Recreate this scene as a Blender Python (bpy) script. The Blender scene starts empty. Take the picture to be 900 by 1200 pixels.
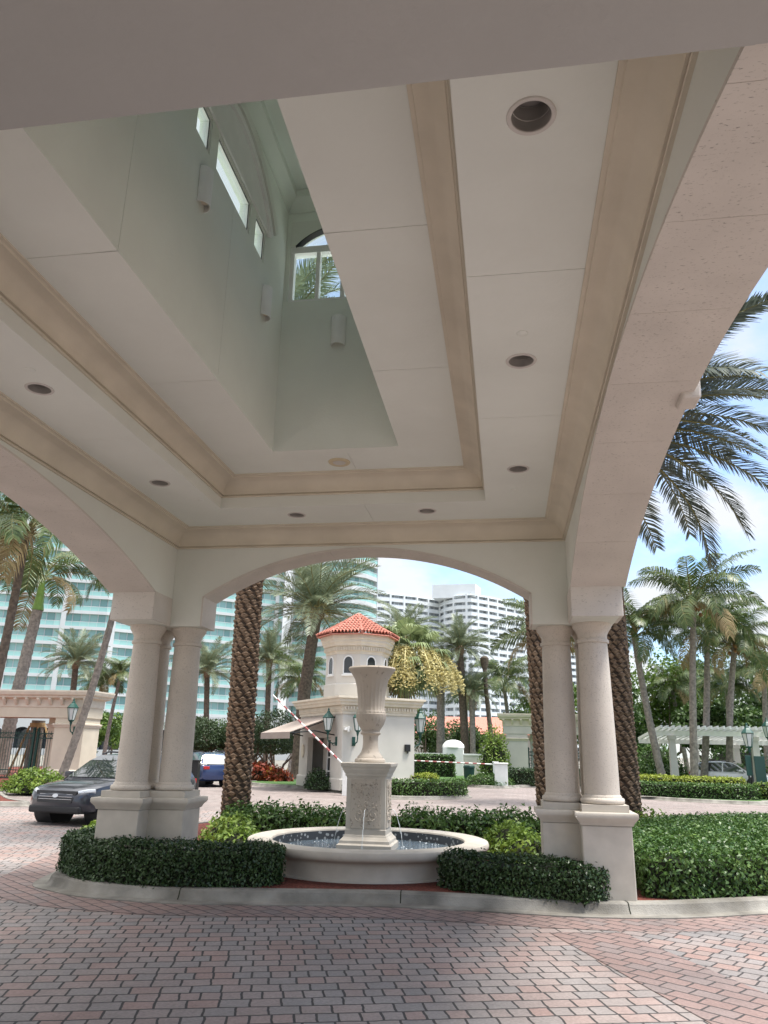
import bpy, bmesh, math, random
import numpy as np
from mathutils import Vector, Matrix

SC = bpy.context.scene
COL = SC.collection
R = math.radians
PI = math.pi

# ------------------------------------------------------------------ camera
cam_d = bpy.data.cameras.new('camera')
cam = bpy.data.objects.new('camera', cam_d)
COL.objects.link(cam)
pitch, roll, yaw = 0.304367, 0.019845, -0.158383
Fw = Vector((math.sin(yaw)*math.cos(pitch), math.cos(yaw)*math.cos(pitch), math.sin(pitch)))
rr = Vector((math.cos(yaw), -math.sin(yaw), 0)); uu = rr.cross(Fw)
Rt = rr*math.cos(roll) + uu*math.sin(roll); Up = -rr*math.sin(roll) + uu*math.cos(roll)
M = Matrix((Rt, Up, -Fw)).transposed().to_4x4()
M.translation = (0, 0, 1.6)
cam.matrix_world = M
cam_d.sensor_fit = 'VERTICAL'; cam_d.sensor_height = 36.0
cam_d.lens = 892.787/1200*36.0
cam_d.clip_start = 0.05; cam_d.clip_end = 5000
SC.camera = cam

# ------------------------------------------------------------------ world, sun, exposure
SUN_EL, SUN_AZ = 70.0, 100.0        # azimuth clockwise from +Y
w = bpy.data.worlds.new('World'); SC.world = w; w.use_nodes = True
nt = w.node_tree; nt.nodes.clear()
def N(t, **k):
    n = nt.nodes.new(t)
    for a, b in k.items(): setattr(n, a, b)
    return n
def L(a, b): nt.links.new(a, b)
out = N('ShaderNodeOutputWorld'); bg = N('ShaderNodeBackground')
bg.inputs['Strength'].default_value = 0.12
sky = N('ShaderNodeTexSky'); sky.sky_type = 'NISHITA'; sky.sun_disc = False
sky.sun_elevation = R(SUN_EL); sky.sun_rotation = R(SUN_AZ); sky.ozone_density = 2.0; sky.air_density = 1.0; sky.dust_density = 0.6
tc = N('ShaderNodeTexCoord'); sp = N('ShaderNodeSeparateXYZ'); L(tc.outputs['Generated'], sp.inputs[0])
zz = N('ShaderNodeMath', operation='MAXIMUM'); L(sp.outputs['Z'], zz.inputs[0]); zz.inputs[1].default_value = 0.0
za = N('ShaderNodeMath', operation='ADD'); L(zz.outputs[0], za.inputs[0]); za.inputs[1].default_value = 0.35
dx = N('ShaderNodeMath', operation='DIVIDE'); L(sp.outputs['X'], dx.inputs[0]); L(za.outputs[0], dx.inputs[1])
dy = N('ShaderNodeMath', operation='DIVIDE'); L(sp.outputs['Y'], dy.inputs[0]); L(za.outputs[0], dy.inputs[1])
cb = N('ShaderNodeCombineXYZ'); L(dx.outputs[0], cb.inputs[0]); L(dy.outputs[0], cb.inputs[1]); cb.inputs[2].default_value = 3.1
no = N('ShaderNodeTexNoise'); no.inputs['Scale'].default_value = 2.6; no.inputs['Detail'].default_value = 7; no.inputs['Roughness'].default_value = 0.55
L(cb.outputs[0], no.inputs['Vector'])
rp = N('ShaderNodeValToRGB'); rp.color_ramp.elements[0].position = 0.36; rp.color_ramp.elements[1].position = 0.60
L(no.outputs['Fac'], rp.inputs[0])
# more cloud low down, open blue higher up
lo = N('ShaderNodeMapRange'); lo.inputs[1].default_value = 0.12; lo.inputs[2].default_value = 0.50; lo.inputs[3].default_value = 0.45; lo.inputs[4].default_value = -0.20
L(sp.outputs['Z'], lo.inputs[0])
hi = N('ShaderNodeMapRange'); hi.inputs[1].default_value = 0.58; hi.inputs[2].default_value = 0.80; hi.inputs[3].default_value = 0.0; hi.inputs[4].default_value = 0.85
L(sp.outputs['Z'], hi.inputs[0])
lf = N('ShaderNodeMapRange'); lf.inputs[1].default_value = -0.05; lf.inputs[2].default_value = -0.30; lf.inputs[3].default_value = 0.0; lf.inputs[4].default_value = 0.75
L(sp.outputs['X'], lf.inputs[0])          # the sky is overcast towards the left
a0_ = N('ShaderNodeMath', operation='ADD'); L(lo.outputs[0], a0_.inputs[0]); L(hi.outputs[0], a0_.inputs[1])
ah = N('ShaderNodeMath', operation='ADD'); L(a0_.outputs[0], ah.inputs[0]); L(lf.outputs[0], ah.inputs[1])
ad = N('ShaderNodeMath', operation='ADD', use_clamp=True); L(rp.outputs[0], ad.inputs[0]); L(ah.outputs[0], ad.inputs[1])
mu = N('ShaderNodeMath', operation='MULTIPLY'); L(ad.outputs[0], mu.inputs[0]); mu.inputs[1].default_value = 0.9
mx = N('ShaderNodeMix', data_type='RGBA'); L(mu.outputs[0], mx.inputs['Factor'])
sb = N('ShaderNodeMix', data_type='RGBA', blend_type='MULTIPLY'); sb.inputs['Factor'].default_value = 1.0
L(sky.outputs[0], sb.inputs['A']); sb.inputs['B'].default_value = (0.46, 0.68, 0.84, 1)
L(sb.outputs['Result'], mx.inputs['A'])
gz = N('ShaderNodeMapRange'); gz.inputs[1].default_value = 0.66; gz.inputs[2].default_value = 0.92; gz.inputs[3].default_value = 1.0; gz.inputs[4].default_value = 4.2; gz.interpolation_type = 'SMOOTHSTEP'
L(sp.outputs['Z'], gz.inputs[0])          # added glow high overhead, out of view, as soft fill light
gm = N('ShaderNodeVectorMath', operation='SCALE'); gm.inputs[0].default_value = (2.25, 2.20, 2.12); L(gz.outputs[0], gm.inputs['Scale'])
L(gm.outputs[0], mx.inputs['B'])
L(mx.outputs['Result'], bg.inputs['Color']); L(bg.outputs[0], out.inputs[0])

sun_d = bpy.data.lights.new('sun', 'SUN'); sun = bpy.data.objects.new('sun', sun_d); COL.objects.link(sun)
sun_d.energy = 1.5; sun_d.angle = R(14.0); sun_d.color = (1.0, 0.955, 0.89)
sun.rotation_euler = (R(90-SUN_EL), 0, R(180-SUN_AZ))
sun.location = (20, -10, 40)
SC.view_settings.view_transform = 'Standard'; SC.view_settings.look = 'None'
SC.view_settings.exposure = 1.92; SC.view_settings.gamma = 1.0
SC.view_settings.use_curve_mapping = False
SC.cycles.use_denoising = True
SC.cycles.max_bounces = 10; SC.cycles.diffuse_bounces = 6; SC.cycles.glossy_bounces = 3
SC.cycles.transmission_bounces = 4; SC.cycles.transparent_max_bounces = 6
SC.cycles.sample_clamp_indirect = 8

# ------------------------------------------------------------------ helpers
def tag(o, label=None, cat=None, group=None, kind=None):
    if label: o['label'] = label
    if cat: o['category'] = cat
    if group: o['group'] = group
    if kind: o['kind'] = kind
    return o
def thing(name, label, cat, loc=(0,0,0), rz=0, group=None):
    o = bpy.data.objects.new(name, None); COL.objects.link(o)
    o.location = loc; o.rotation_euler = (0,0,rz); o.empty_display_size = 0.2
    return tag(o, label, cat, group)
def link(name, me, parent=None):
    o = bpy.data.objects.new(name, me); COL.objects.link(o)
    if parent is not None: o.parent = parent
    return o
def copy_tree(o, parent=None):
    c = o.copy(); COL.objects.link(c); c.parent = parent
    for ch in list(o.children): copy_tree(ch, c)
    return c

class MB:
    """collects shapes into one mesh"""
    def __init__(s): s.v = []; s.f = []; s.m = []; s.cur = 0; s.T = None
    def add(s, verts, faces):
        b = len(s.v)
        if s.T is not None: verts = [tuple(s.T @ Vector(p)) for p in verts]
        s.v.extend([tuple(p) for p in verts])
        for f in faces:
            s.f.append(tuple(i+b for i in f)); s.m.append(s.cur)
        return s
    def box(s, x0,y0,z0,x1,y1,z1):
        return s.add([(x0,y0,z0),(x1,y0,z0),(x1,y1,z0),(x0,y1,z0),(x0,y0,z1),(x1,y0,z1),(x1,y1,z1),(x0,y1,z1)],
              [(0,3,2,1),(4,5,6,7),(0,1,5,4),(1,2,6,5),(2,3,7,6),(3,0,4,7)])
    def lathe(s, prof, seg=32, c=(0,0,0), fn=None, cap=True):
        vs = []; fs = []
        for (r, z) in prof:
            for k in range(seg):
                a = 2*PI*k/seg; q = r*(fn(a, z) if fn else 1)
                vs.append((c[0]+q*math.cos(a), c[1]+q*math.sin(a), c[2]+z))
        n = len(prof)
        for i in range(n-1):
            for k in range(seg):
                k2 = (k+1) % seg
                fs.append((i*seg+k, i*seg+k2, (i+1)*seg+k2, (i+1)*seg+k))
        if cap:
            fs.append(tuple(range(seg-1, -1, -1))); fs.append(tuple(range((n-1)*seg, n*seg)))
        return s.add(vs, fs)
    def tube(s, pts, rad, seg=8, cap=True):
        pts = [Vector(p) for p in pts]; n = len(pts)
        if not hasattr(rad, '__len__'): rad = [rad]*n
        vs = []; fs = []; prev = None
        for i, p in enumerate(pts):
            t = (pts[min(i+1,n-1)]-pts[max(i-1,0)]).normalized()
            if prev is None:
                a = Vector((0,0,1)) if abs(t.z) < 0.9 else Vector((1,0,0))
                u = t.cross(a).normalized()
            else:
                u = (prev - t*prev.dot(t)).normalized()
            prev = u; v2 = t.cross(u)
            for k in range(seg):
                an = 2*PI*k/seg
                vs.append(p + (u*math.cos(an) + v2*math.sin(an))*rad[i])
        for i in range(n-1):
            for k in range(seg):
                k2 = (k+1) % seg
                fs.append((i*seg+k, i*seg+k2, (i+1)*seg+k2, (i+1)*seg+k))
        if cap:
            fs.append(tuple(range(seg-1,-1,-1))); fs.append(tuple(range((n-1)*seg, n*seg)))
        return s.add(vs, fs)
    def prism(s, poly, z0, z1):
        n = len(poly)
        vs = [(p[0],p[1],z0) for p in poly] + [(p[0],p[1],z1) for p in poly]
        fs = [tuple(range(n-1,-1,-1)), tuple(range(n,2*n))]
        for i in range(n):
            j = (i+1) % n; fs.append((i,j,n+j,n+i))
        return s.add(vs, fs)
    def frame_sweep(s, prof, x0,y0,x1,y1, inward=True):
        """profile (p,z) swept round a rectangle with mitred corners"""
        vs = []; fs = []; n = len(prof); sg = 1 if inward else -1
        for (p,z) in prof:
            p *= sg
            vs += [(x0+p,y0+p,z),(x1-p,y0+p,z),(x1-p,y1-p,z),(x0+p,y1-p,z)]
        for i in range(n-1):
            for k in range(4):
                k2 = (k+1)%4
                fs.append((i*4+k,i*4+k2,(i+1)*4+k2,(i+1)*4+k))
        return s.add(vs, fs)
    def build(s, name, mats, parent=None, smooth=False, bevel=0, seg=2, angle=40, recalc=True):
        me = bpy.data.meshes.new(name); me.from_pydata(s.v, [], s.f); me.update()
        if not isinstance(mats, (list,tuple)): mats = [mats]
        for m_ in mats: me.materials.append(m_)
        if len(mats) > 1: me.polygons.foreach_set('material_index', s.m)
        if recalc:
            bm = bmesh.new(); bm.from_mesh(me); bmesh.ops.recalc_face_normals(bm, faces=bm.faces); bm.to_mesh(me); bm.free()
        if smooth:
            me.polygons.foreach_set('use_smooth', [True]*len(me.polygons))
            me.set_sharp_from_angle(angle=R(angle))
        o = link(name, me, parent)
        if bevel:
            b = o.modifiers.new('bevel','BEVEL'); b.width = bevel; b.segments = seg; b.limit_method = 'ANGLE'; b.angle_limit = R(50)
            b.harden_normals = False
        return o

def np_mesh(name, V, F, mats, midx=None, smooth=False):
    """V (n,3), F (m,k) arrays -> mesh, quick"""
    me = bpy.data.meshes.new(name); V = np.asarray(V, np.float32); F = np.asarray(F, np.int32); m, k = F.shape
    me.vertices.add(len(V)); me.vertices.foreach_set('co', V.ravel())
    me.loops.add(m*k); me.loops.foreach_set('vertex_index', F.ravel())
    me.polygons.add(m); me.polygons.foreach_set('loop_start', np.arange(0, m*k, k, dtype=np.int32))
    try: me.polygons.foreach_set('loop_total', np.full(m, k, np.int32))
    except Exception: pass
    if not isinstance(mats, (list,tuple)): mats = [mats]
    for q in mats: me.materials.append(q)
    if midx is not None: me.polygons.foreach_set('material_index', np.asarray(midx, np.int32))
    if smooth: me.polygons.foreach_set('use_smooth', np.ones(m, bool))
    me.update(calc_edges=True); me.validate()
    return me

# ------------------------------------------------------------------ materials
def mat(name, col, rough=0.7, var=0.08, scale=3.0, bump=0.0, bscale=60.0, metal=0.0, spec=0.4, col2=None, detail=6, coat=0.0, stain=0.0):
    m_ = bpy.data.materials.new(name); m_.use_nodes = True; t = m_.node_tree; b = t.nodes['Principled BSDF']
    b.inputs['Roughness'].default_value = rough; b.inputs['Metallic'].default_value = metal
    b.inputs['Specular IOR Level'].default_value = spec; b.inputs['Coat Weight'].default_value = coat
    g = t.nodes.new('ShaderNodeNewGeometry')
    n = t.nodes.new('ShaderNodeTexNoise'); n.inputs['Scale'].default_value = scale; n.inputs['Detail'].default_value = detail
    t.links.new(g.outputs['Position'], n.inputs['Vector'])
    x = t.nodes.new('ShaderNodeMix'); x.data_type = 'RGBA'
    r_ = t.nodes.new('ShaderNodeMapRange'); r_.inputs[1].default_value = 0.3; r_.inputs[2].default_value = 0.7
    t.links.new(n.outputs['Fac'], r_.inputs[0]); t.links.new(r_.outputs[0], x.inputs['Factor'])
    c2 = col2 if col2 else tuple(c*(1-2*var) for c in col)
    c1 = col if col2 else tuple(min(1, c*(1+var)) for c in col)
    x.inputs['A'].default_value = (*c2, 1); x.inputs['B'].default_value = (*c1, 1)
    last = x.outputs['Result']
    if stain:
        n3 = t.nodes.new('ShaderNodeTexNoise'); n3.inputs['Scale'].default_value = 0.9; n3.inputs['Detail'].default_value = 9; n3.inputs['Roughness'].default_value = 0.7
        t.links.new(g.outputs['Position'], n3.inputs['Vector'])
        r3 = t.nodes.new('ShaderNodeMapRange'); r3.inputs[1].default_value = 0.45; r3.inputs[2].default_value = 0.75; r3.inputs[3].default_value = 0; r3.inputs[4].default_value = stain
        t.links.new(n3.outputs['Fac'], r3.inputs[0])
        x3 = t.nodes.new('ShaderNodeMix'); x3.data_type = 'RGBA'; t.links.new(r3.outputs[0], x3.inputs['Factor'])
        t.links.new(last, x3.inputs['A']); x3.inputs['B'].default_value = (col[0]*0.55, col[1]*0.52, col[2]*0.47, 1); last = x3.outputs['Result']
    t.links.new(last, b.inputs['Base Color'])
    if bump:
        n2 = t.nodes.new('ShaderNodeTexNoise'); n2.inputs['Scale'].default_value = bscale; n2.inputs['Detail'].default_value = 4
        t.links.new(g.outputs['Position'], n2.inputs['Vector'])
        bp = t.nodes.new('ShaderNodeBump'); bp.inputs['Strength'].default_value = bump; bp.inputs['Distance'].default_value = 0.02
        t.links.new(n2.outputs['Fac'], bp.inputs['Height']); t.links.new(bp.outputs[0], b.inputs['Normal'])
    return m_

def coral(name, col, pit=0.55, stretch=(1,1,1), psc=38.0, thr=0.62):
    """coral stone: speckled, with little elongated pits"""
    m_ = bpy.data.materials.new(name); m_.use_nodes = True; t = m_.node_tree; b = t.nodes['Principled BSDF']
    b.inputs['Roughness'].default_value = 0.85; b.inputs['Specular IOR Level'].default_value = 0.25
    g = t.nodes.new('ShaderNodeNewGeometry')
    mp = t.nodes.new('ShaderNodeMapping'); mp.inputs['Scale'].default_value = stretch; t.links.new(g.outputs['Position'], mp.inputs[0])
    n = t.nodes.new('ShaderNodeTexNoise'); n.inputs['Scale'].default_value = psc; n.inputs['Detail'].default_value = 5; n.inputs['Roughness'].default_value = 0.65
    t.links.new(mp.outputs[0], n.inputs['Vector'])
    r_ = t.nodes.new('ShaderNodeMapRange'); r_.inputs[1].default_value = thr; r_.inputs[2].default_value = thr+0.08
    t.links.new(n.outputs['Fac'], r_.inputs[0])
    nb = t.nodes.new('ShaderNodeTexNoise'); nb.inputs['Scale'].default_value = 2.2; nb.inputs['Detail'].default_value = 7
    t.links.new(g.outputs['Position'], nb.inputs['Vector'])
    x0 = t.nodes.new('ShaderNodeMix'); x0.data_type = 'RGBA'; t.links.new(nb.outputs['Fac'], x0.inputs['Factor'])
    x0.inputs['A'].default_value = (*[c*0.82 for c in col],1); x0.inputs['B'].default_value = (*[min(1,c*1.14) for c in col],1)
    x = t.nodes.new('ShaderNodeMix'); x.data_type = 'RGBA'; x.inputs['B'].default_value = (*[c*pit for c in col],1)
    t.links.new(r_.outputs[0], x.inputs['Factor']); t.links.new(x0.outputs['Result'], x.inputs['A'])
    t.links.new(x.outputs['Result'], b.inputs['Base Color'])
    iv = t.nodes.new('ShaderNodeMath'); iv.operation = 'SUBTRACT'; iv.inputs[0].default_value = 1; t.links.new(r_.outputs[0], iv.inputs[1])
    bp = t.nodes.new('ShaderNodeBump'); bp.inputs['Strength'].default_value = 0.5; bp.inputs['Distance'].default_value = 0.006
    t.links.new(iv.outputs[0], bp.inputs['Height']); t.links.new(bp.outputs[0], b.inputs['Normal'])
    return m_

def leafmat(name, c1, c2, trans=0.22, rough=0.45, tip=None, spec=0.4):
    m_ = bpy.data.materials.new(name); m_.use_nodes = True; t = m_.node_tree; b = t.nodes['Principled BSDF']; o = t.nodes['Material Output']
    b.inputs['Roughness'].default_value = rough; b.inputs['Specular IOR Level'].default_value = spec
    g = t.nodes.new('ShaderNodeNewGeometry')
    n = t.nodes.new('ShaderNodeTexNoise'); n.inputs['Scale'].default_value = 1.7; n.inputs['Detail'].default_value = 3; t.links.new(g.outputs['Position'], n.inputs['Vector'])
    a = t.nodes.new('ShaderNodeMath'); a.operation = 'MULTIPLY_ADD'; t.links.new(g.outputs['Random Per Island'], a.inputs[0]); a.inputs[1].default_value = 0.7
    s_ = t.nodes.new('ShaderNodeMath'); s_.operation = 'MULTIPLY_ADD'; t.links.new(n.outputs['Fac'], s_.inputs[0]); s_.inputs[1].default_value = 1.4; s_.inputs[2].default_value = -0.55
    t.links.new(s_.outputs[0], a.inputs[2]); a.use_clamp = True
    x = t.nodes.new('ShaderNodeValToRGB'); x.color_ramp.elements[0].color = (*c1,1); x.color_ramp.elements[1].color = (*c2,1)
    if tip:
        x.color_ramp.elements[1].position = 0.8
        e = x.color_ramp.elements.new(0.97); e.color = (*tip,1)
    t.links.new(a.outputs[0], x.inputs[0]); t.links.new(x.outputs[0], b.inputs['Base Color'])
    if trans:
        tr = t.nodes.new('ShaderNodeBsdfTranslucent'); t.links.new(x.outputs[0], tr.inputs[0])
        mx_ = t.nodes.new('ShaderNodeMixShader'); mx_.inputs[0].default_value = trans
        t.links.new(b.outputs[0], mx_.inputs[1]); t.links.new(tr.outputs[0], mx_.inputs[2]); t.links.new(mx_.outputs[0], o.inputs[0])
    return m_

def paver_mat(name, cols, rot, bw=0.235, bh=0.155, mortar=(0.055,0.05,0.048), squash=0.68, sqf=3, msize=0.0095):
    m_ = bpy.data.materials.new(name); m_.use_nodes = True; t = m_.node_tree; b = t.nodes['Principled BSDF']
    b.inputs['Roughness'].default_value = 0.72; b.inputs['Specular IOR Level'].default_value = 0.35
    g = t.nodes.new('ShaderNodeNewGeometry'); mp = t.nodes.new('ShaderNodeMapping'); mp.inputs['Rotation'].default_value = (0,0,rot)
    t.links.new(g.outputs['Position'], mp.inputs[0])
    # little wobble so that joints are not ruler straight
    nw = t.nodes.new('ShaderNodeTexNoise'); nw.inputs['Scale'].default_value = 6.0; nw.inputs['Detail'].default_value = 2; t.links.new(g.outputs['Position'], nw.inputs['Vector'])
    vm = t.nodes.new('ShaderNodeVectorMath'); vm.operation = 'MULTIPLY_ADD'; vm.inputs[1].default_value = (0.030,0.030,0)
    t.links.new(nw.outputs['Color'], vm.inputs[0]); t.links.new(mp.outputs[0], vm.inputs[2])
    br = t.nodes.new('ShaderNodeTexBrick'); br.inputs['Scale'].default_value = 1.0
    br.inputs['Brick Width'].default_value = bw; br.inputs['Row Height'].default_value = bh; br.inputs['Mortar Size'].default_value = msize
    br.inputs['Mortar Smooth'].default_value = 0.35; br.offset = 0.42; br.squash = squash; br.squash_frequency = sqf; br.offset_frequency = 2
    br.inputs['Color1'].default_value = (0,0,0,1); br.inputs['Color2'].default_value = (1,1,1,1); br.inputs['Mortar'].default_value = (0.5,0.5,0.5,1)
    t.links.new(vm.outputs[0], br.inputs['Vector'])
    rp_ = t.nodes.new('ShaderNodeValToRGB'); rp_.color_ramp.interpolation = 'LINEAR'
    els = rp_.color_ramp.elements
    els[0].color = (*cols[0],1); els[1].color = (*cols[-1],1)
    for i, c in enumerate(cols[1:-1]):
        e = els.new((i+1)/(len(cols)-1)); e.color = (*c,1)
    # broad patches drift between grey and red
    nb = t.nodes.new('ShaderNodeTexNoise'); nb.inputs['Scale'].default_value = 0.55; nb.inputs['Detail'].default_value = 3; t.links.new(g.outputs['Position'], nb.inputs['Vector'])
    s_ = t.nodes.new('ShaderNodeMath'); s_.operation = 'MULTIPLY_ADD'; t.links.new(nb.outputs['Fac'], s_.inputs[0]); s_.inputs[1].default_value = 1.5; s_.inputs[2].default_value = -0.75
    a = t.nodes.new('ShaderNodeMath'); a.operation = 'ADD'; a.use_clamp = True; t.links.new(br.outputs['Color'], a.inputs[0]); t.links.new(s_.outputs[0], a.inputs[1])
    t.links.new(a.outputs[0], rp_.inputs[0])
    nf = t.nodes.new('ShaderNodeTexNoise'); nf.inputs['Scale'].default_value = 45; nf.inputs['Detail'].default_value = 4; t.links.new(g.outputs['Position'], nf.inputs['Vector'])
    ov = t.nodes.new('ShaderNodeMix'); ov.data_type = 'RGBA'; ov.blend_type = 'OVERLAY'; ov.inputs['Factor'].default_value = 0.35
    t.links.new(rp_.outputs[0], ov.inputs['A']); t.links.new(nf.outputs['Fac'], ov.inputs['B'])
    ns = t.nodes.new('ShaderNodeTexNoise'); ns.inputs['Scale'].default_value = 0.8; ns.inputs['Detail'].default_value = 8; ns.inputs['Roughness'].default_value = 0.68; t.links.new(g.outputs['Position'], ns.inputs['Vector'])
    rs = t.nodes.new('ShaderNodeMapRange'); rs.inputs[1].default_value = 0.35; rs.inputs[2].default_value = 0.68; rs.inputs[3].default_value = 1.08; rs.inputs[4].default_value = 0.74; t.links.new(ns.outputs['Fac'], rs.inputs[0])
    vs_ = t.nodes.new('ShaderNodeVectorMath'); vs_.operation = 'SCALE'; t.links.new(ov.outputs['Result'], vs_.inputs[0]); t.links.new(rs.outputs[0], vs_.inputs['Scale'])
    x = t.nodes.new('ShaderNodeMix'); x.data_type = 'RGBA'; t.links.new(br.outputs['Fac'], x.inputs['Factor'])
    t.links.new(vs_.outputs[0], x.inputs['A']); x.inputs['B'].default_value = (*mortar,1)
    t.links.new(x.outputs['Result'], b.inputs['Base Color'])
    iv = t.nodes.new('ShaderNodeMath'); iv.operation = 'MULTIPLY_ADD'; iv.inputs[1].default_value = -1; t.links.new(br.outputs['Fac'], iv.inputs[0])
    nf2 = t.nodes.new('ShaderNodeMath'); nf2.operation = 'MULTIPLY'; nf2.inputs[1].default_value = 0.25; t.links.new(nf.outputs['Fac'], nf2.inputs[0]); t.links.new(nf2.outputs[0], iv.inputs[2])
    bp = t.nodes.new('ShaderNodeBump'); bp.inputs['Strength'].default_value = 0.7; bp.inputs['Distance'].default_value = 0.012
    t.links.new(iv.outputs[0], bp.inputs['Height']); t.links.new(bp.outputs[0], b.inputs['Normal'])
    return m_

def glassmat(name, col, rough=0.08, spec=0.8, var=0.4, col2=None):
    """opaque-looking facade glass, each pane a little different"""
    m_ = bpy.data.materials.new(name); m_.use_nodes = True; t = m_.node_tree; b = t.nodes['Principled BSDF']
    b.inputs['Roughness'].default_value = rough; b.inputs['Specular IOR Level'].default_value = spec
    g = t.nodes.new('ShaderNodeNewGeometry'); x = t.nodes.new('ShaderNodeMix'); x.data_type = 'RGBA'
    t.links.new(g.outputs['Random Per Island'], x.inputs['Factor'])
    x.inputs['A'].default_value = (*col,1); c2 = col2 or tuple(c*(1-var) for c in col); x.inputs['B'].default_value = (*c2,1)
    t.links.new(x.outputs['Result'], b.inputs['Base Color'])
    return m_

P = {}
P['plaster'] = mat('pale sage plaster', (0.70,0.715,0.655), 0.85, 0.03, 1.0, 0.10, 40, stain=0.08)
P['shaft_lightened'] = mat('lightened sage shaft plaster', (0.745,0.775,0.71), 0.8, 0.03, 1.0, 0.10, 40, stain=0.06)  # plaster tone lightened in colour to make up for the dim shaft
P['ceil'] = mat('warm white ceiling board', (0.76,0.785,0.725), 0.85, 0.03, 0.7, 0.10, 28, stain=0.10)
P['mould'] = mat('tan cast moulding', (0.66,0.60,0.485), 0.8, 0.045, 2.5, 0.10, 60, stain=0.12)
P['coral'] = coral('pink coral stone', (0.61,0.565,0.51), 0.5, (1,2.2,2.2), 40.0, 0.605)
P['colstone'] = coral('beige coral stone column', (0.585,0.525,0.455), 0.72, (1,1,1), 70.0, 0.56)
P['cast'] = mat('smooth cast stone pedestal', (0.535,0.49,0.425), 0.8, 0.06, 5, 0.10, 130, stain=0.25)
P['beam'] = mat('taupe painted beam', (0.40,0.395,0.375), 0.85, 0.04, 0.8, 0.10, 30, stain=0.12)
P['white'] = mat('white paint', (0.80,0.80,0.78), 0.5, 0.03, 4)
P['whitewall'] = mat('white stucco', (0.58,0.55,0.50), 0.8, 0.04, 1.5, 0.08, 60)
P['cream'] = mat('cream stucco', (0.66,0.59,0.47), 0.85, 0.05, 1.5, 0.08, 60, stain=0.15)
P['creamtrim'] = mat('cream trim', (0.68,0.61,0.50), 0.8, 0.05, 3, stain=0.15)
P['kerb'] = mat('weathered concrete kerb', (0.28,0.265,0.235), 0.9, 0.3, 2.2, 0.35, 60, stain=0.85)
P['mulch'] = mat('red bark mulch', (0.17,0.045,0.03), 0.95, 0.4, 30, 0.9, 55)
P['grass'] = mat('lawn grass', (0.06,0.13,0.03), 0.9, 0.3, 10, 0.6, 80)
P['ground'] = mat('distant ground', (0.22,0.21,0.18), 0.9, 0.15, 0.05, 0.1, 5)
P['pav'] = paver_mat('grey red brick pavers', [(0.265,0.242,0.233),(0.30,0.264,0.248),(0.325,0.26,0.238),(0.34,0.242,0.215)], R(-17), 0.205, 0.165)
P['pavred'] = paver_mat('red brick pavers', [(0.235,0.19,0.18),(0.26,0.18,0.162),(0.275,0.20,0.182)], R(38), 0.23, 0.15, squash=1, sqf=2)
P['pavr'] = paver_mat('grey red brick pavers laid diagonally', [(0.225,0.21,0.205),(0.265,0.235,0.225),(0.285,0.225,0.205),(0.30,0.205,0.18)], R(30), 0.205, 0.165)
P['pavfar'] = paver_mat('pale pink pavers', [(0.22,0.185,0.172),(0.26,0.21,0.195),(0.29,0.25,0.232)], R(38), 0.24, 0.16, mortar=(0.16,0.14,0.13))
P['bark_date'] = mat('date palm boots', (0.255,0.175,0.115), 0.95, 0.3, 14, 0.6, 60)
P['bark_gap'] = mat('date palm fibre', (0.055,0.037,0.025), 0.95, 0.3, 20, 0.6, 60)
P['bark_grey'] = mat('grey palm bark', (0.27,0.235,0.20), 0.9, 0.22, 8, 0.5, 18)
P['bark_brown'] = mat('brown palm bark', (0.15,0.115,0.085), 0.9, 0.25, 8, 0.5, 18)
P['royalgreen'] = mat('green crownshaft', (0.16,0.27,0.05), 0.4, 0.12, 4)
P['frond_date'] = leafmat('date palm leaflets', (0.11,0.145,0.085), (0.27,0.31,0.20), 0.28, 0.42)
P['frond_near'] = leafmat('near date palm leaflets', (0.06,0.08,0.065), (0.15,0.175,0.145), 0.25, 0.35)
P['frond_coco'] = leafmat('coconut palm leaflets', (0.04,0.075,0.022), (0.12,0.165,0.055), 0.25, 0.38, (0.20,0.19,0.07))
P['frond_fan'] = leafmat('fan palm leaves', (0.10,0.14,0.06), (0.27,0.33,0.15), 0.25, 0.45)
P['frond_dry'] = leafmat('dry palm leaflets', (0.20,0.14,0.06), (0.34,0.27,0.13), 0.2, 0.7)
P['rachis'] = mat('palm leaf stalk', (0.24,0.22,0.09), 0.6, 0.1, 3)
P['flower'] = leafmat('yellow palm flowers', (0.50,0.44,0.19), (0.68,0.62,0.34), 0.3, 0.7)
P['fruit'] = mat('orange palm fruit stalks', (0.42,0.24,0.05), 0.7, 0.25, 8)
P['coconut'] = mat('coconut husk', (0.26,0.13,0.05), 0.6, 0.3, 5)
P['hedge_dark'] = leafmat('dark glossy hedge leaves', (0.018,0.04,0.014), (0.05,0.095,0.03), 0.12, 0.38, (0.085,0.14,0.05))
P['hedge'] = leafmat('green hedge leaves', (0.03,0.075,0.016), (0.09,0.17,0.035), 0.2, 0.4, (0.14,0.22,0.05))
P['hedge_light'] = leafmat('bright green shrub leaves', (0.07,0.14,0.018), (0.20,0.29,0.045), 0.25, 0.45, (0.28,0.36,0.07))
P['hedge_yellow'] = leafmat('yellow green hedge leaves', (0.20,0.27,0.03), (0.36,0.40,0.06), 0.25, 0.5)
P['tree_leaf'] = leafmat('broadleaf foliage', (0.022,0.055,0.014), (0.08,0.14,0.03), 0.25, 0.5)
P['tree_light'] = leafmat('light broadleaf foliage', (0.06,0.12,0.02), (0.16,0.24,0.04), 0.28, 0.5)
P['topiary'] = leafmat('clipped dark foliage', (0.02,0.042,0.014), (0.06,0.095,0.032), 0.15, 0.5)
P['croton'] = leafmat('croton leaves', (0.05,0.035,0.012), (0.30,0.045,0.02), 0.2, 0.4, (0.52,0.38,0.06))
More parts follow.
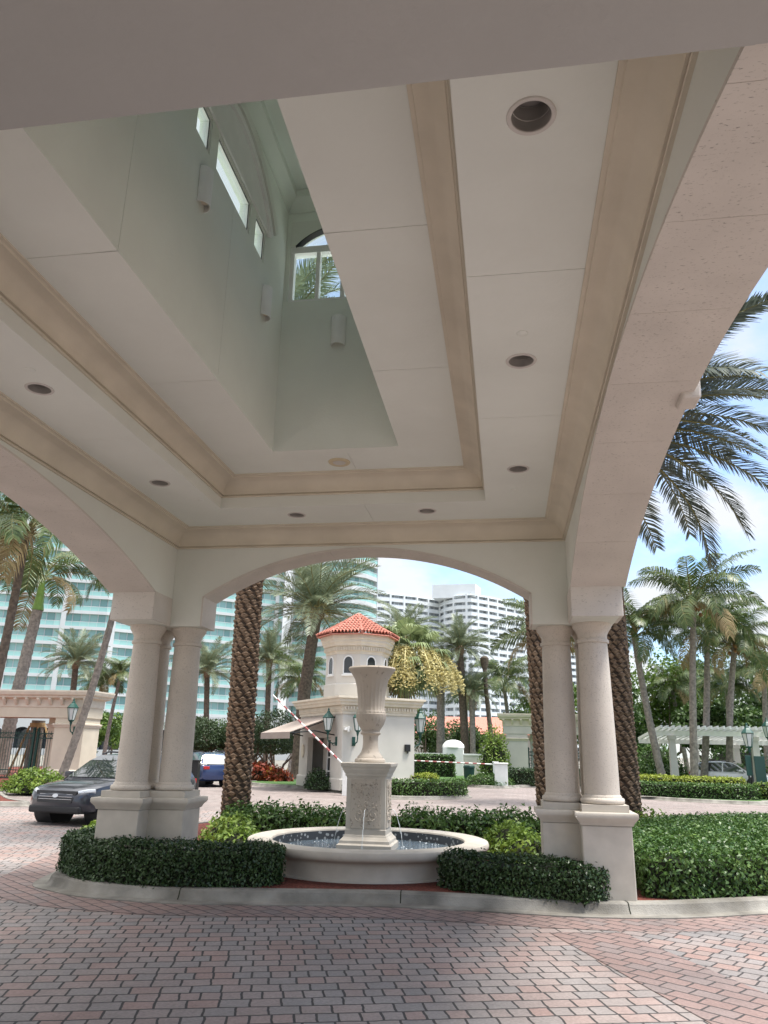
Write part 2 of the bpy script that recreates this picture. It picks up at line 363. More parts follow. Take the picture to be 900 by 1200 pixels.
P['core'] = mat('shaded twigs', (0.018,0.022,0.010), 1.0, 0.2, 20)
P['tile'] = mat('red clay roof tile', (0.40,0.125,0.09), 0.8, 0.25, 9, 0.2, 40, col2=(0.52,0.24,0.18))
P['iron'] = mat('dark green iron', (0.016,0.075,0.06), 0.45, 0.1, 5)
P['black'] = mat('black metal', (0.015,0.016,0.017), 0.4, 0.1, 5)
P['lampglass'] = mat('frosted lantern glass', (0.62,0.66,0.64), 0.25, 0.04, 5, spec=0.6)
P['darkglass'] = glassmat('dark window glass', (0.03,0.035,0.042), 0.06, 0.7)
P['awning'] = mat('taupe awning canvas', (0.34,0.285,0.25), 0.9, 0.05, 3, 0.1, 150)
P['red'] = mat('red barrier stripe', (0.34,0.10,0.10), 0.5, 0.05)
P['trim_metal'] = mat('painted lamp trim ring', (0.60,0.57,0.53), 0.5, 0.05)
P['can'] = mat('lamp reflector', (0.42,0.40,0.37), 0.3, 0.1, 6, metal=0.3)
P['lens'] = mat('lamp lens', (0.22,0.21,0.20), 0.2, 0.1, 6, spec=0.8)
P['wood'] = mat('timber brace', (0.46,0.32,0.16), 0.8, 0.15, 5, 0.2, 30)
P['tyre'] = mat('tyre rubber', (0.02,0.02,0.02), 0.85, 0.1)
P['rim'] = mat('alloy rim', (0.45,0.45,0.46), 0.35, 0.05, metal=0.8)
P['plastic'] = mat('black plastic trim', (0.025,0.025,0.027), 0.6, 0.1)
P['carglass'] = glassmat('car glass', (0.035,0.045,0.05), 0.03, 1.0)
P['carglass'].node_tree.nodes['Principled BSDF'].inputs['Coat Weight'].default_value = 1.0
P['carglass'].node_tree.nodes['Principled BSDF'].inputs['Coat IOR'].default_value = 2.4
P['carglass'].node_tree.nodes['Principled BSDF'].inputs['Coat Roughness'].default_value = 0.02
P['headlamp'] = mat('headlamp lens', (0.62,0.65,0.68), 0.08, 0.03, spec=0.9)
P['tail'] = mat('tail lamp lens', (0.40,0.02,0.02), 0.15, 0.05)
P['chrome'] = mat('chrome', (0.7,0.7,0.72), 0.12, 0.02, metal=1.0)
P['signgreen'] = mat('dark green sign board', (0.015,0.055,0.045), 0.5, 0.08)
P['slab'] = mat('white tower slab', (0.58,0.60,0.60), 0.8, 0.04, 0.2)
P['teal'] = glassmat('teal tower glass', (0.38,0.60,0.56), 0.15, 0.5, col2=(0.16,0.31,0.30))
P['tealrail'] = glassmat('teal balcony glass', (0.36,0.62,0.58), 0.2, 0.5, col2=(0.28,0.52,0.50))
P['greywin'] = glassmat('grey tower window', (0.42,0.45,0.48), 0.2, 0.4, col2=(0.20,0.23,0.25))  # tower glass and windows paled, distance haze put into the colour
P['whiterail'] = mat('white tower railing', (0.70,0.74,0.76), 0.7, 0.04, 0.2)

# ------------------------------------------------------------------ ground, roads, kerbs
def sheet(name, poly, z, m_, kind='structure'):
    mb = MB(); n = len(poly)
    mb.add([(p[0],p[1],z) for p in poly], [tuple(range(n))])
    o = mb.build(name, m_, recalc=False)
    if o.data.polygons[0].normal.z < 0: o.data.flip_normals()
    return tag(o, kind=kind)
g = 2500
sheet('ground', [(-g,-g),(g,-g),(g,g),(-g,g)], -0.008, P['ground'])
sheet('driveway', [(-34,-9),(30,-9),(30,62),(-34,62)], -0.004, P['pav'])

def catmull(pts, n=6, closed=False):
    pts = [Vector((p[0],p[1],0)) for p in pts]; o = []; m_ = len(pts)
    rng = range(m_ if closed else m_-1)
    for i in rng:
        p0 = pts[(i-1) % m_] if closed else pts[max(i-1,0)]
        p1 = pts[i]; p2 = pts[(i+1) % m_]; p3 = pts[(i+2) % m_] if closed else pts[min(i+2,m_-1)]
        for k in range(n):
            t = k/n
            q = 0.5*((2*p1)+(p2-p0)*t+(2*p0-5*p1+4*p2-p3)*t*t+(3*p1-p0-3*p2+p3)*t**3)
            o.append((q.x,q.y))
    if not closed: o.append((pts[-1].x,pts[-1].y))
    return o
def offset(poly, d):
    """inset of a closed polygon (positive = inward for counter-clockwise)"""
    n = len(poly); o = []
    for i in range(n):
        a = Vector(poly[i-1]); b = Vector(poly[i]); c = Vector(poly[(i+1)%n])
        t = (c-a)
        if t.length < 1e-9: o.append(tuple(b)); continue
        t.normalize(); o.append((b.x - t.y*d, b.y + t.x*d))
    return o
def ccw(poly):
    a = sum(poly[i][0]*poly[(i+1)%len(poly)][1]-poly[(i+1)%len(poly)][0]*poly[i][1] for i in range(len(poly)))
    return poly if a > 0 else poly[::-1]
def island(outline, fill_mat, fill_name, gutter=0.15, h=0.12, band=None, n=6):
    pts = ccw(catmull(outline, n, True))
    prof = [(0.0,-0.02),(0.0,0.012),(gutter,0.016),(gutter+0.03,0.05),(gutter+0.05,h-0.018),(gutter+0.075,h),(gutter+0.19,h),(gutter+0.192,h-0.03)]
    vs = []; fs = []; m_ = len(pts)
    for (d,z) in prof: vs += [(q[0],q[1],z) for q in offset(pts, d)]
    for i in range(len(prof)-1):
        for k in range(m_):
            k2 = (k+1)%m_; fs.append((i*m_+k,i*m_+k2,(i+1)*m_+k2,(i+1)*m_+k))
    mb = MB(); mb.add(vs, fs); mb.cur = 1
    d_ = 0; ls = 0
    for k in range(m_):                      # saw cuts every couple of metres
        k2 = (k+1)%m_; d_ += math.hypot(pts[k2][0]-pts[k][0], pts[k2][1]-pts[k][1])
        if d_-ls > 2.3:
            ls = d_; A = [Vector(vs[i*m_+k]) for i in range(2,len(prof)-1)]; tg = Vector((pts[k2][0]-pts[k][0],pts[k2][1]-pts[k][1],0)).normalized()*0.006; up = Vector((0,0,0.003))
            for a,b in zip(A,A[1:]): mb.add([a-tg+up,a+tg+up,b+tg+up,b-tg+up],[(0,1,2,3)])
    tag(mb.build('kerb', [P['kerb'],P['core']], smooth=True, angle=24), kind='structure')
    sheet(fill_name, offset(pts, gutter+0.188), h-0.02, fill_mat)
    if band:
        o_ = offset(pts, -band); vs = [(q[0],q[1],0.0) for q in pts]+[(q[0],q[1],0.0) for q in o_]
        fs = [(k,(k+1)%m_,m_+(k+1)%m_,m_+k) for k in range(m_)]
        mb = MB(); mb.add(vs, fs); o = mb.build('paver_border', P['pavred'])
        if o.data.polygons[0].normal.z < 0: o.data.flip_normals()
        tag(o, kind='structure')
    return pts
ISL = island([(-5.64,9.26),(-5.18,8.91),(-4.61,8.66),(-3.58,8.58),(-2.7,8.72),(-1.36,8.98),(-0.44,9.0),(0.44,8.96),(1.05,9.0),(1.76,9.18),(2.73,9.65),(4.2,10.35),(7,11.6),(11,13.2),(13.5,15.0),(12.5,17.2),(8,18.3),(3,18.9),(-2,19.2),(-5.2,18.4),(-6.7,16.2),(-6.75,13.8),(-6.3,11.6),(-5.92,10.2)], P['mulch'], 'planting_bed', band=0.55)
# the pale road round the guard house, and a red diagonal band of pavers
sheet('road', [(-34,19.9),(-14,19.6),(-8.5,21),(0,20.4),(8,19.6),(30,16.5),(30,62),(-34,62)], 0.0, P['pavfar'])
sheet('driveway', [(0.9,8.6),(1.05,8.35),(2.6,4.6),(4.2,0.5),(16,0.5),(22,16),(9,12.5),(2,9.4)], -0.002, P['pavr'])
sheet('paver_band', [(0.35,8.2),(1.05,8.35),(2.6,4.6),(1.75,4.4)], 0.0008, P['pavred'])
island([(-11.6,35.6),(-9.6,34.1),(-8.3,33.2),(-6.6,31.3),(-5.6,30.4),(-4.2,31.5),(-2.6,33),(-1.6,35),(-2.2,38),(-4,41),(-10,42),(-12.5,40),(-12.6,37.5)], P['grass'], 'lawn', gutter=0.1)
island([(-4.3,28.2),(-3.0,28.3),(-1.7,29.5),(-1.35,31.2),(-1.9,32.6),(-2.9,33.0),(-4.0,31.4),(-5.0,30.0),(-5.0,28.8)], P['grass'], 'lawn', gutter=0.1)
island([(4.6,33.3),(5.4,32.9),(6.5,32.0),(8.4,31.2),(9.4,31.3),(10.2,32.2),(16,33.0),(26,33.5),(26,70),(6,70),(4.6,50),(4.3,38)], P['grass'], 'lawn', gutter=0.1)
island([(-2.3,40.6),(-0.4,39.0),(1.2,41.5),(4.2,41.0),(4.4,46),(5,72),(-8,72),(-8,46),(-4,42.5)], P['grass'], 'lawn', gutter=0.1)
island([(-12.8,20.6),(-14.2,21.8),(-17.2,26),(-18.2,30),(-18.4,42),(-26,60),(-33,60),(-33,26),(-24,24),(-15,20.2),(-13.2,20.0)], P['mulch'], 'planting_bed', gutter=0.1)
island([(-12.0,37.9),(-12.4,41),(-12.6,45),(-12.0,52),(-17,54),(-22,52),(-22,43),(-17.5,38.6),(-14,37.4)], P['mulch'], 'planting_bed', gutter=0.1)

# ------------------------------------------------------------------ porte cochere
XL, XR, YF = -4.39, 0.805, 9.58
TW = 0.525                     # side wall thickness
YB = 10.02                     # outer face of the front wall
ZC = 4.44                      # lower ceiling
porch = thing('porte_cochere', 'pale stone and plaster porte cochere with arches and coffered ceiling over the brick drive', 'building', (-1.8,5.4,0))
def ploc(o): o.location = (1.8,-5.4,0); return o     # parts are modelled in world coordinates

def arch_pts(c, half, zs, rise, n=40):
    rad = (half*half+rise*rise)/(2*rise); zc = zs+rise-rad; a0 = math.asin(half/rad)
    return [(c+rad*math.sin(-a0+2*a0*i/n), zc+rad*math.cos(-a0+2*a0*i/n)) for i in range(n+1)]
def arch_wall(name, mp, lo, hi, jl, jr, zj, zs, rise, t0, t1, ztop):
    """wall in (s,z) with an arched opening; mp(s,t,z) gives the world point"""
    ap = arch_pts((jl+jr)/2, (jr-jl)/2, zs, rise)
    prof = [(jl,zj)] + ap + [(jr,zj)]
    poly = [(lo,zj),(lo,ztop),(hi,ztop),(hi,zj)]
    mb = MB()
    # faces: strips from arch up to the top, plus piers
    def quad(a,b,c,d): mb.add([mp(*a),mp(*b),mp(*c),mp(*d)], [(0,1,2,3)])
    for t in (t0,t1):
        mb_pts = [(lo,zj),(jl,zj),(jl,ztop),(lo,ztop)]
        quad(*[(s_,t,z) for s_,z in mb_pts]); quad(*[(s_,t,z) for s_,z in [(jr,zj),(hi,zj),(hi,ztop),(jr,ztop)]])
        for i in range(len(ap)-1):
            a, b = ap[i], ap[i+1]
            quad((a[0],t,a[1]),(b[0],t,b[1]),(b[0],t,ztop),(a[0],t,ztop))
    full = [(lo,zj)]+prof+[(hi,zj),(hi,ztop),(lo,ztop)]
    for i in range(len(full)):
        a, b = full[i], full[(i+1)%len(full)]
        quad((a[0],t0,a[1]),(b[0],t0,b[1]),(b[0],t1,b[1]),(a[0],t1,a[1]))
    o = mb.build(name, P['plaster'], porch); ploc(o)
    bm = bmesh.new(); bm.from_mesh(o.data); bmesh.ops.remove_doubles(bm, verts=bm.verts, dist=1e-4); bmesh.ops.recalc_face_normals(bm, faces=bm.faces); bm.to_mesh(o.data); bm.free()
    return o, prof
def soffit(parent, mp, prof, t0, t1, th=0.022, joint=0.95, lip=0.05):
    """stone lining of the arch: separate blocks with thin joints"""
    mb = MB()
    # resample the profile
    d = [0]
    for i in range(1,len(prof)): d.append(d[-1]+math.hypot(prof[i][0]-prof[i-1][0], prof[i][1]-prof[i-1][1]))
    def at(u):
        for i in range(1,len(prof)):
            if u <= d[i] or i == len(prof)-1:
                k = (u-d[i-1])/(d[i]-d[i-1]); a, b = prof[i-1], prof[i]
                p = Vector((a[0]+(b[0]-a[0])*k, a[1]+(b[1]-a[1])*k)); tg = Vector((b[0]-a[0], b[1]-a[1])).normalized()
                return p, Vector((tg.y,-tg.x))
    jam = d[1]; tot = d[-1]; n = max(3, round((tot-2*jam)/joint)); L_ = (tot-2*jam)/n
    cuts = [(0.0,jam)] + [(jam+i*L_, jam+(i+1)*L_) for i in range(n)] + [(tot-jam,tot)]
    for (u0,u1) in cuts:
        u0 += 0.002; u1 -= 0.002; k = max(1, int((u1-u0)/0.09)); vs = []; fs = []
        for i in range(k+1):
            p, nn = at(u0+(u1-u0)*i/k)
            # make sure lining points into the opening
            q = p + nn*th
            for (pp, t) in ((p,t0),(q,t0),(q,t1),(p,t1)): vs.append(mp(pp.x, t, pp.y))
        for i in range(k):
            for j in range(4):
                j2 = (j+1)%4; fs.append((i*4+j,i*4+j2,(i+1)*4+j2,(i+1)*4+j))
        fs.append((0,1,2,3)); fs.append((k*4+3,k*4+2,k*4+1,k*4))
        mb.add(vs, fs)
    return mb.build('arch_lining', P['coral'], parent)

mpF = lambda s,t,z: (s,t,z)
mpS = lambda s,t,z: (t,s,z)
wf, pf = arch_wall('front_arch_wall', mpF, XL-TW, XR+TW, -3.965, 0.36, 3.135, 3.53, 0.635, YF, YB, 5.6)
soffit(wf, mpF, pf, YF-0.012, YB+0.03)
wl, pl_ = arch_wall('side_arch_wall', mpS, -3.6, YF-0.003, 1.2, 9.04, 3.135, 3.50, 0.66, XL-TW, XL, 5.6)
soffit(wl, mpS, pl_, XL-TW-0.03, XL+0.012)
wr, pr_ = arch_wall('side_arch_wall', mpS, -3.6, YF-0.003, 1.2, 9.04, 3.135, 3.50, 0.66, XR, XR+TW, 5.6)
soffit(wr, mpS, pr_, XR-0.012, XR+TW+0.03)
# keystone and outer archivolt on the side arches
for wall, x0, x1 in ((wr, XR+TW, XR+TW+0.09), (wl, XL-TW-0.09, XL-TW)):
    ap = arch_pts(5.12, 3.92, 3.50, 0.66); mb = MB()
    vs = []; fs = []
    for (s_, z) in ap:
        vs += [(x0,s_,z-0.02),(x1,s_,z-0.02),(x1,s_,z+0.24),(x0,s_,z+0.24)]
    for i in range(len(ap)-1):
        for j in range(4): fs.append((i*4+j,i*4+(j+1)%4,(i+1)*4+(j+1)%4,(i+1)*4+j))
    mb.add(vs, fs); mb.build('archivolt', P['coral'], wall)
    kx0, kx1 = (x0+0.002, x0+0.14) if x0 > 0 else (x1-0.14, x1-0.002)
    mb = MB()
    mb.add([(kx0,5.30,4.09),(kx1,5.30,4.09),(kx1,5.52,4.09),(kx0,5.52,4.09),(kx0,5.25,4.5),(kx1,5.25,4.5),(kx1,5.57,4.5),(kx0,5.57,4.5)],
           [(0,3,2,1),(4,5,6,7),(0,1,5,4),(1,2,6,5),(2,3,7,6),(3,0,4,7)])
    mb.build('keystone', P['coral'], wall, bevel=0.02)
# near beam under the entrance
mb = MB(); mb.box(XL-TW+0.01,-0.9,3.66,XR-0.003,1.92,ZC+0.35)
mb.box(XR-0.003,-0.9,3.661,XR+TW+0.05,1.919,3.99); mb.box(XL-TW-0.05,-0.9,3.661,XL-TW+0.01,1.919,3.99)
ploc(mb.build('entrance_beam', P['beam'], porch))
# ceilings, built from boards with fine joints
TX0, TX1, TY0, TY1 = -3.43, -0.165, 2.2, 8.60
SX0, SX1, SY0, SY1 = -2.51, -1.08, 2.35, 7.694
def boards(mb, x0,y0,x1,y1,z, cx=(), cy=(), gap=0.005, th=0.02):
    xs = [x0]+sorted(c for c in cx if x0 < c < x1)+[x1]; ys = [y0]+sorted(c for c in cy if y0 < c < y1)+[y1]
    for i in range(len(xs)-1):
        for j in range(len(ys)-1):
            a = xs[i]+(gap/2 if i else 0); b = xs[i+1]-(gap/2 if i < len(xs)-2 else 0)
            c = ys[j]+(gap/2 if j else 0); d = ys[j+1]-(gap/2 if j < len(ys)-2 else 0)
            mb.box(a,c,z,b,d,z+th)
LIGHTS = [(0.195,2.90,'nearest'),(0.19,5.25,''),(0.20,7.57,''),(-0.89,8.93,''),(-2.55,8.95,''),(-3.78,7.61,''),(-3.78,5.26,'')]
def hole_board(mb, x0,y0,x1,y1,z, th=0.02, hr=0.095, sq_=0.14):
    hs = [(x,y) for x,y,_ in LIGHTS if x0 < x < x1 and y0 < y < y1]
    if not hs: mb.box(x0,y0,z,x1,y1,z+th); return
    vert = (y1-y0) > (x1-x0); k = 1 if vert else 0
    hs.sort(key=lambda h: h[k]); cur = (y0 if vert else x0)
    for (hx,hy) in hs:
        c = (hx,hy)[k]
        if vert:
            mb.add([(x0,cur,z),(x1,cur,z),(x1,c-sq_,z),(x0,c-sq_,z)],[(0,1,2,3)])
            mb.add([(x0,c-sq_,z),(hx-sq_,c-sq_,z),(hx-sq_,c+sq_,z),(x0,c+sq_,z)],[(0,1,2,3)]); mb.add([(hx+sq_,c-sq_,z),(x1,c-sq_,z),(x1,c+sq_,z),(hx+sq_,c+sq_,z)],[(0,1,2,3)])
        else:
            mb.add([(cur,y0,z),(c-sq_,y0,z),(c-sq_,y1,z),(cur,y1,z)],[(0,1,2,3)])
            mb.add([(c-sq_,y0,z),(c+sq_,y0,z),(c+sq_,hy-sq_,z),(c-sq_,hy-sq_,z)],[(0,1,2,3)]); mb.add([(c-sq_,hy+sq_,z),(c+sq_,hy+sq_,z),(c+sq_,y1,z),(c-sq_,y1,z)],[(0,1,2,3)])
        n = 32; vs = []; fs = []
        for i in range(n):
            a = 2*PI*i/n+PI/4; q = sq_/max(abs(math.cos(a)),abs(math.sin(a)))
            vs += [(hx+hr*math.cos(a),hy+hr*math.sin(a),z),(hx+q*math.cos(a),hy+q*math.sin(a),z)]
        for i in range(n): fs.append((2*i,2*i+1,2*((i+1)%n)+1,2*((i+1)%n)))
        mb.add(vs, fs); cur = c+sq_
    e = (y1 if vert else x1)
    if vert: mb.add([(x0,cur,z),(x1,cur,z),(x1,e,z),(x0,e,z)],[(0,1,2,3)])
    else: mb.add([(cur,y0,z),(e,y0,z),(e,y1,z),(cur,y1,z)],[(0,1,2,3)])
    # edges of the board
    mb.add([(x0,y0,z),(x1,y0,z),(x1,y1,z),(x0,y1,z),(x0,y0,z+th),(x1,y0,z+th),(x1,y1,z+th),(x0,y1,z+th)],[(0,1,5,4),(1,2,6,5),(2,3,7,6),(3,0,4,7)])
gp = 0.0025
for (a,b,c,d) in ((XL,1.92,TX0,3.2-gp),(XL,3.2+gp,TX0,6.35-gp),(XL,6.35+gp,TX0,YF),(TX1,1.92,XR,4.13-gp),(TX1,4.13+gp,XR,6.27-gp),(TX1,6.27+gp,XR,YF),
                  (TX0,TY1,-1.62-gp,YF),(-1.62+gp,TY1,TX1,YF),(TX0,1.92,TX1,TY0)):
    mb = MB(); hole_board(mb,a,b,c,d,ZC); ploc(mb.build('ceiling_board', P['ceil'], porch, recalc=False))
mb = MB()
boards(mb, TX0+0.2,TY0+0.2,SX0-0.004,TY1-0.2,4.80, cy=(4.06,5.95))
boards(mb, SX1+0.004,TY0+0.2,TX1-0.2,TY1-0.2,4.80, cy=(4.06,5.95))
boards(mb, SX0-0.004,SY1+0.004,SX1+0.004,TY1-0.2,4.80, cx=(-1.68,))
boards(mb, SX0-0.004,TY0+0.2,SX1+0.004,SY0-0.004,4.80)
ploc(mb.build('tray_ceiling', P['ceil'], porch))
mb = MB(); mb.frame_sweep([(-0.004,ZC+0.001),(0.003,ZC+0.001),(0.003,ZC+0.16)], TX0,TY0,TX1,TY1)
ploc(mb.build('tray_fascia', P['plaster'], porch))
def cove(p0, z0, proj, h, fillet=0.02, n=10):
    pr = [(p0-0.01,z0),(p0+0.022,z0),(p0+0.026,z0+0.009),(p0+0.022,z0+0.018),(p0+0.008,z0+0.02),(p0+0.008,z0+0.028),(p0+0.036,z0+0.030),(p0+0.036,z0+0.046)]
    for i in range(n+1):
        a = i/n*PI/2
        pr.append((p0+0.036+(proj-0.07)*(1-math.cos(a)), z0+0.05+(h-0.085)*math.sin(a)))
    pr += [(p0+proj-0.030,z0+h-0.034),(p0+proj-0.026,z0+h-0.016),(p0+proj,z0+h-0.012),(p0+proj,z0+h+0.004)]
    return pr
mb = MB(); mb.frame_sweep(cove(0.002, ZC+0.135, 0.238, 0.225), TX0,TY0,TX1,TY1)
ploc(mb.build('tray_moulding', P['mould'], porch, smooth=True, angle=30))
mb = MB(); mb.frame_sweep(cove(0.0, 4.19, 0.25, 0.25), XL,1.925,XR,YF)
ploc(mb.build('crown_moulding', P['mould'], porch, smooth=True, angle=30))

# skylight shaft with windows
SZ, CZ = 6.72, 8.15
shaft = MB()
T = 0.13
def wall_panels(mb, axis, pos, sgn, a0, a1, openings, z0, z1, joints=()):
    """wall on plane axis=pos, thickness T outward; openings [(s0,s1,zlo,zhi)]"""
    cuts = sorted(set([a0,a1]+[o[0] for o in openings]+[o[1] for o in openings]+list(joints)))
    for i in range(len(cuts)-1):
        s0, s1 = cuts[i], cuts[i+1]; mid = (s0+s1)/2
        g0 = 0.0025 if s0 in joints else 0; g1 = 0.0025 if s1 in joints else 0
        op = [o for o in openings if o[0] <= mid <= o[1]]
        segs = [(z0,z1)] if not op else [(z0,op[0][2]),(op[0][3],z1)]
        for (b0,b1) in segs:
            if b1-b0 < 1e-4: continue
            p0, p1 = sorted((pos, pos+sgn*T))
            if axis == 'x': mb.box(p0,s0+g0,b0,p1,s1-g1,b1)
            else: mb.box(s0+g0,p0,b0,s1-g1,p1,b1)
WL = [(4.98,5.30),(5.46,6.42),(6.58,6.92)]
wall_panels(shaft,'x',SX0,-1,SY0-T,SY1+T,[(a,b,SZ,7.12) for a,b in WL],4.8006,CZ+0.1,joints=(4.06,5.95))
wall_panels(shaft,'x',SX1,1,SY0-T,SY1+T,[(a,b,SZ,7.12) for a,b in WL],4.8006,CZ+0.1,joints=(4.06,5.95))
wall_panels(shaft,'y',SY1,1,SX0,SX1,[(-2.46,-1.13,SZ,7.86)],4.8006,CZ+0.1)
wall_panels(shaft,'y',SY0,-1,SX0,SX1,[(-2.46,-1.13,SZ,7.86)],4.8006,CZ+0.1)
so = ploc(shaft.build('skylight_shaft', P['shaft_lightened'], porch))
mb = MB(); mb.box(SX0-T,SY0-T,CZ+0.1,SX1+T,SY1+T,CZ+0.2)
mb.build('shaft_ceiling', P['shaft_lightened'], so)
mb = MB(); mb.frame_sweep([(0.002,CZ-0.16),(0.02,CZ-0.16),(0.02,CZ-0.12),(0.06,CZ-0.05),(0.12,CZ),(0.12,CZ+0.1)], SX0,SY0,SX1,SY1)
mb.build('cornice', P['shaft_lightened'], so, smooth=True, angle=30)
# arch-headed end window: frame, transom, mullions, glass
PGL = bpy.data.materials.new('clear window glass'); PGL.use_nodes = True
_t = PGL.node_tree; _b = _t.nodes['Principled BSDF']; _b.inputs['Base Color'].default_value = (0.92,0.97,0.97,1); _b.inputs['Roughness'].default_value = 0.0
_tr = _t.nodes.new('ShaderNodeBsdfTransparent'); _tr.inputs[0].default_value = (0.9,0.96,0.96,1)
_gl = _t.nodes.new('ShaderNodeBsdfGlossy'); _gl.inputs['Roughness'].default_value = 0.02
_mx = _t.nodes.new('ShaderNodeMixShader'); _mx.inputs[0].default_value = 0.07
_t.links.new(_tr.outputs[0], _mx.inputs[1]); _t.links.new(_gl.outputs[0], _mx.inputs[2])
_t.links.new(_mx.outputs[0], _t.nodes['Material Output'].inputs[0])
P['glass'] = PGL
def end_window(y0):
    cx = -1.795; hw = 0.655; zt = 7.42
    mb = MB(); y1 = y0+0.09
    for (a,b) in ((-2.46,-2.41),(-2.13,-2.085),(-1.82,-1.77),(-1.505,-1.46),(-1.18,-1.13)): mb.box(a,y0,SZ+0.05,b,y1,zt)
    mb.box(-2.46,y0+0.002,SZ,-1.13,y1-0.002,SZ+0.05); mb.box(-2.46,y0-0.01,zt,-1.13,y1+0.01,zt+0.09)
    fr = mb.build('window', P['white'], so)
    # arched head: spandrel plate with a segmental opening
    ap = arch_pts(cx, hw-0.06, zt+0.09, 0.27, 24); mb = MB(); vs = []; fs = []
    for (x,z) in ap: vs += [(x,y0-0.04,z),(x,y1,z),(x,y1,7.86),(x,y0-0.04,7.86)]
    for i in range(len(ap)-1):
        for j in range(4): fs.append((i*4+j,i*4+(j+1)%4,(i+1)*4+(j+1)%4,(i+1)*4+j))
    fs += [(0,1,2,3),((len(ap)-1)*4+3,(len(ap)-1)*4+2,(len(ap)-1)*4+1,(len(ap)-1)*4)]
    mb.add(vs, fs); mb.box(-2.46,y0-0.04,zt+0.09,ap[0][0],y1,7.86); mb.box(ap[-1][0],y0-0.04,zt+0.09,-1.13,y1,7.86)
    mb.build('frame', P['plaster'], fr)
    mb = MB(); vs = []; fs = []
    for (x,z) in ap: vs += [(x,y0-0.045,z),(x,y0-0.045,z-0.014),(x,y1-0.04,z-0.014),(x,y1-0.04,z)]
    for i in range(len(ap)-1):
        for j in range(4): fs.append((i*4+j,i*4+(j+1)%4,(i+1)*4+(j+1)%4,(i+1)*4+j))
    mb.add(vs, fs); mb.build('dark_line', P['black'], fr)  # thin black line along the arched head
    mb = MB(); mb.box(-2.44,y0+0.05,SZ+0.02,-1.15,y0+0.056,7.78); mb.build('pane', P['glass'], fr)
end_window(SY1+0.03); end_window(SY0-0.12)
for xs, sg in ((SX0,-1),(SX1,1)):
    xin = xs+sg*0.04
    for (a,b) in WL:
        mb = MB(); x0, x1 = sorted((xs+sg*0.02, xs+sg*0.08)); f_ = 0.035
        mb.box(x0,a,SZ,x1,a+f_,7.12); mb.box(x0,b-f_,SZ,x1,b,7.12); mb.box(x0,a+f_,SZ,x1,b-f_,SZ+f_); mb.box(x0,a+f_,7.12-f_,x1,b-f_,7.12)
        fr = mb.build('window', P['white'], so)
        mb = MB(); xm = (x0+x1)/2; mb.box(xm-0.003,a+f_,SZ+f_,xm+0.003,b-f_,7.12-f_); mb.build('pane', P['glass'], fr)
        mb = MB(); xq = xs+sg*0.014; q0,q1 = sorted((xq,xq+sg*0.006))
        mb.box(q0,a+f_,7.075,q1,b-f_,7.086); mb.box(q0,b-f_-0.012,SZ+f_,q1,b-f_,7.075); mb.build('dark_line', P['black'], fr)  # thin black line along the head and one jamb
    # raised casing with an arched top over the three windows
    ap = arch_pts(5.94, 1.10, 7.17, 0.55, 30); mb = MB(); x0, x1 = sorted((xs-sg*0.055, xs-sg*0.001))
    def ribbon(r_in, r_out, xa, xb, nm, m_):
        m2 = MB(); vs = []; fs = []
        for (y,z) in ap:
            k = Vector((y-5.94, z-6.0)).normalized()
            vs += [(xa,y+k.x*r_in,z+k.y*r_in),(xb,y+k.x*r_in,z+k.y*r_in),(xb,y+k.x*r_out,z+k.y*r_out),(xa,y+k.x*r_out,z+k.y*r_out)]
        for i in range(len(ap)-1):
            for j in range(4): fs.append((i*4+j,i*4+(j+1)%4,(i+1)*4+(j+1)%4,(i+1)*4+j))
        m2.add(vs, fs); m2.build(nm, m_, so)
    m2 = MB(); xa, xb = sorted((xs-sg*0.022, xs-sg*0.001)); ny = len(ap); vs = []; fs = []
    for (y,z) in ap:
        k = Vector((y-5.94, z-6.0)).normalized(); vs += [(xa,y-k.x*0.09,7.135),(xb,y-k.x*0.09,7.135),(xb,y-k.x*0.09,z-k.y*0.09),(xa,y-k.x*0.09,z-k.y*0.09)]
    for i in range(ny-1):
        for j in range(4): fs.append((i*4+j,i*4+(j+1)%4,(i+1)*4+(j+1)%4,(i+1)*4+j))
    m2.add(vs, fs); m2.build('window_head', P['white'], so)
    ribbon(-0.09,-0.012,x0,x1,'window_casing',P['white'])
    ribbon(-0.012,0.006,*sorted((xs-sg*0.012,xs-sg*0.002)),'dark_line',P['black'])  # black strip stands in for the shadow gap round the arch
    ribbon(0.006,0.13,*sorted((xs-sg*0.075,xs-sg*0.001)),'window_casing',P['plaster'])
# roof of the porch round the shaft, parapet coping and the back wall of the hotel
mb = MB()
mb.box(XL,-3.6,5.45,SX0-T,YF,5.58); mb.box(SX1+T,-3.6,5.45,XR,YF,5.58)
mb.box(SX0-T,SY1+T,5.45,SX1+T,YF,5.58); mb.box(SX0-T,-3.6,5.45,SX1+T,SY0-T,5.58)
ploc(mb.build('roof', P['plaster'], porch))
mb = MB(); mb.frame_sweep([(0.3,5.6),(-0.12,5.6),(-0.2,5.72),(-0.2,5.82),(0.3,5.82),(0.3,5.6)], XL-TW,-3.6,XR+TW,YB)
ploc(mb.build('coping', P['coral'], porch))
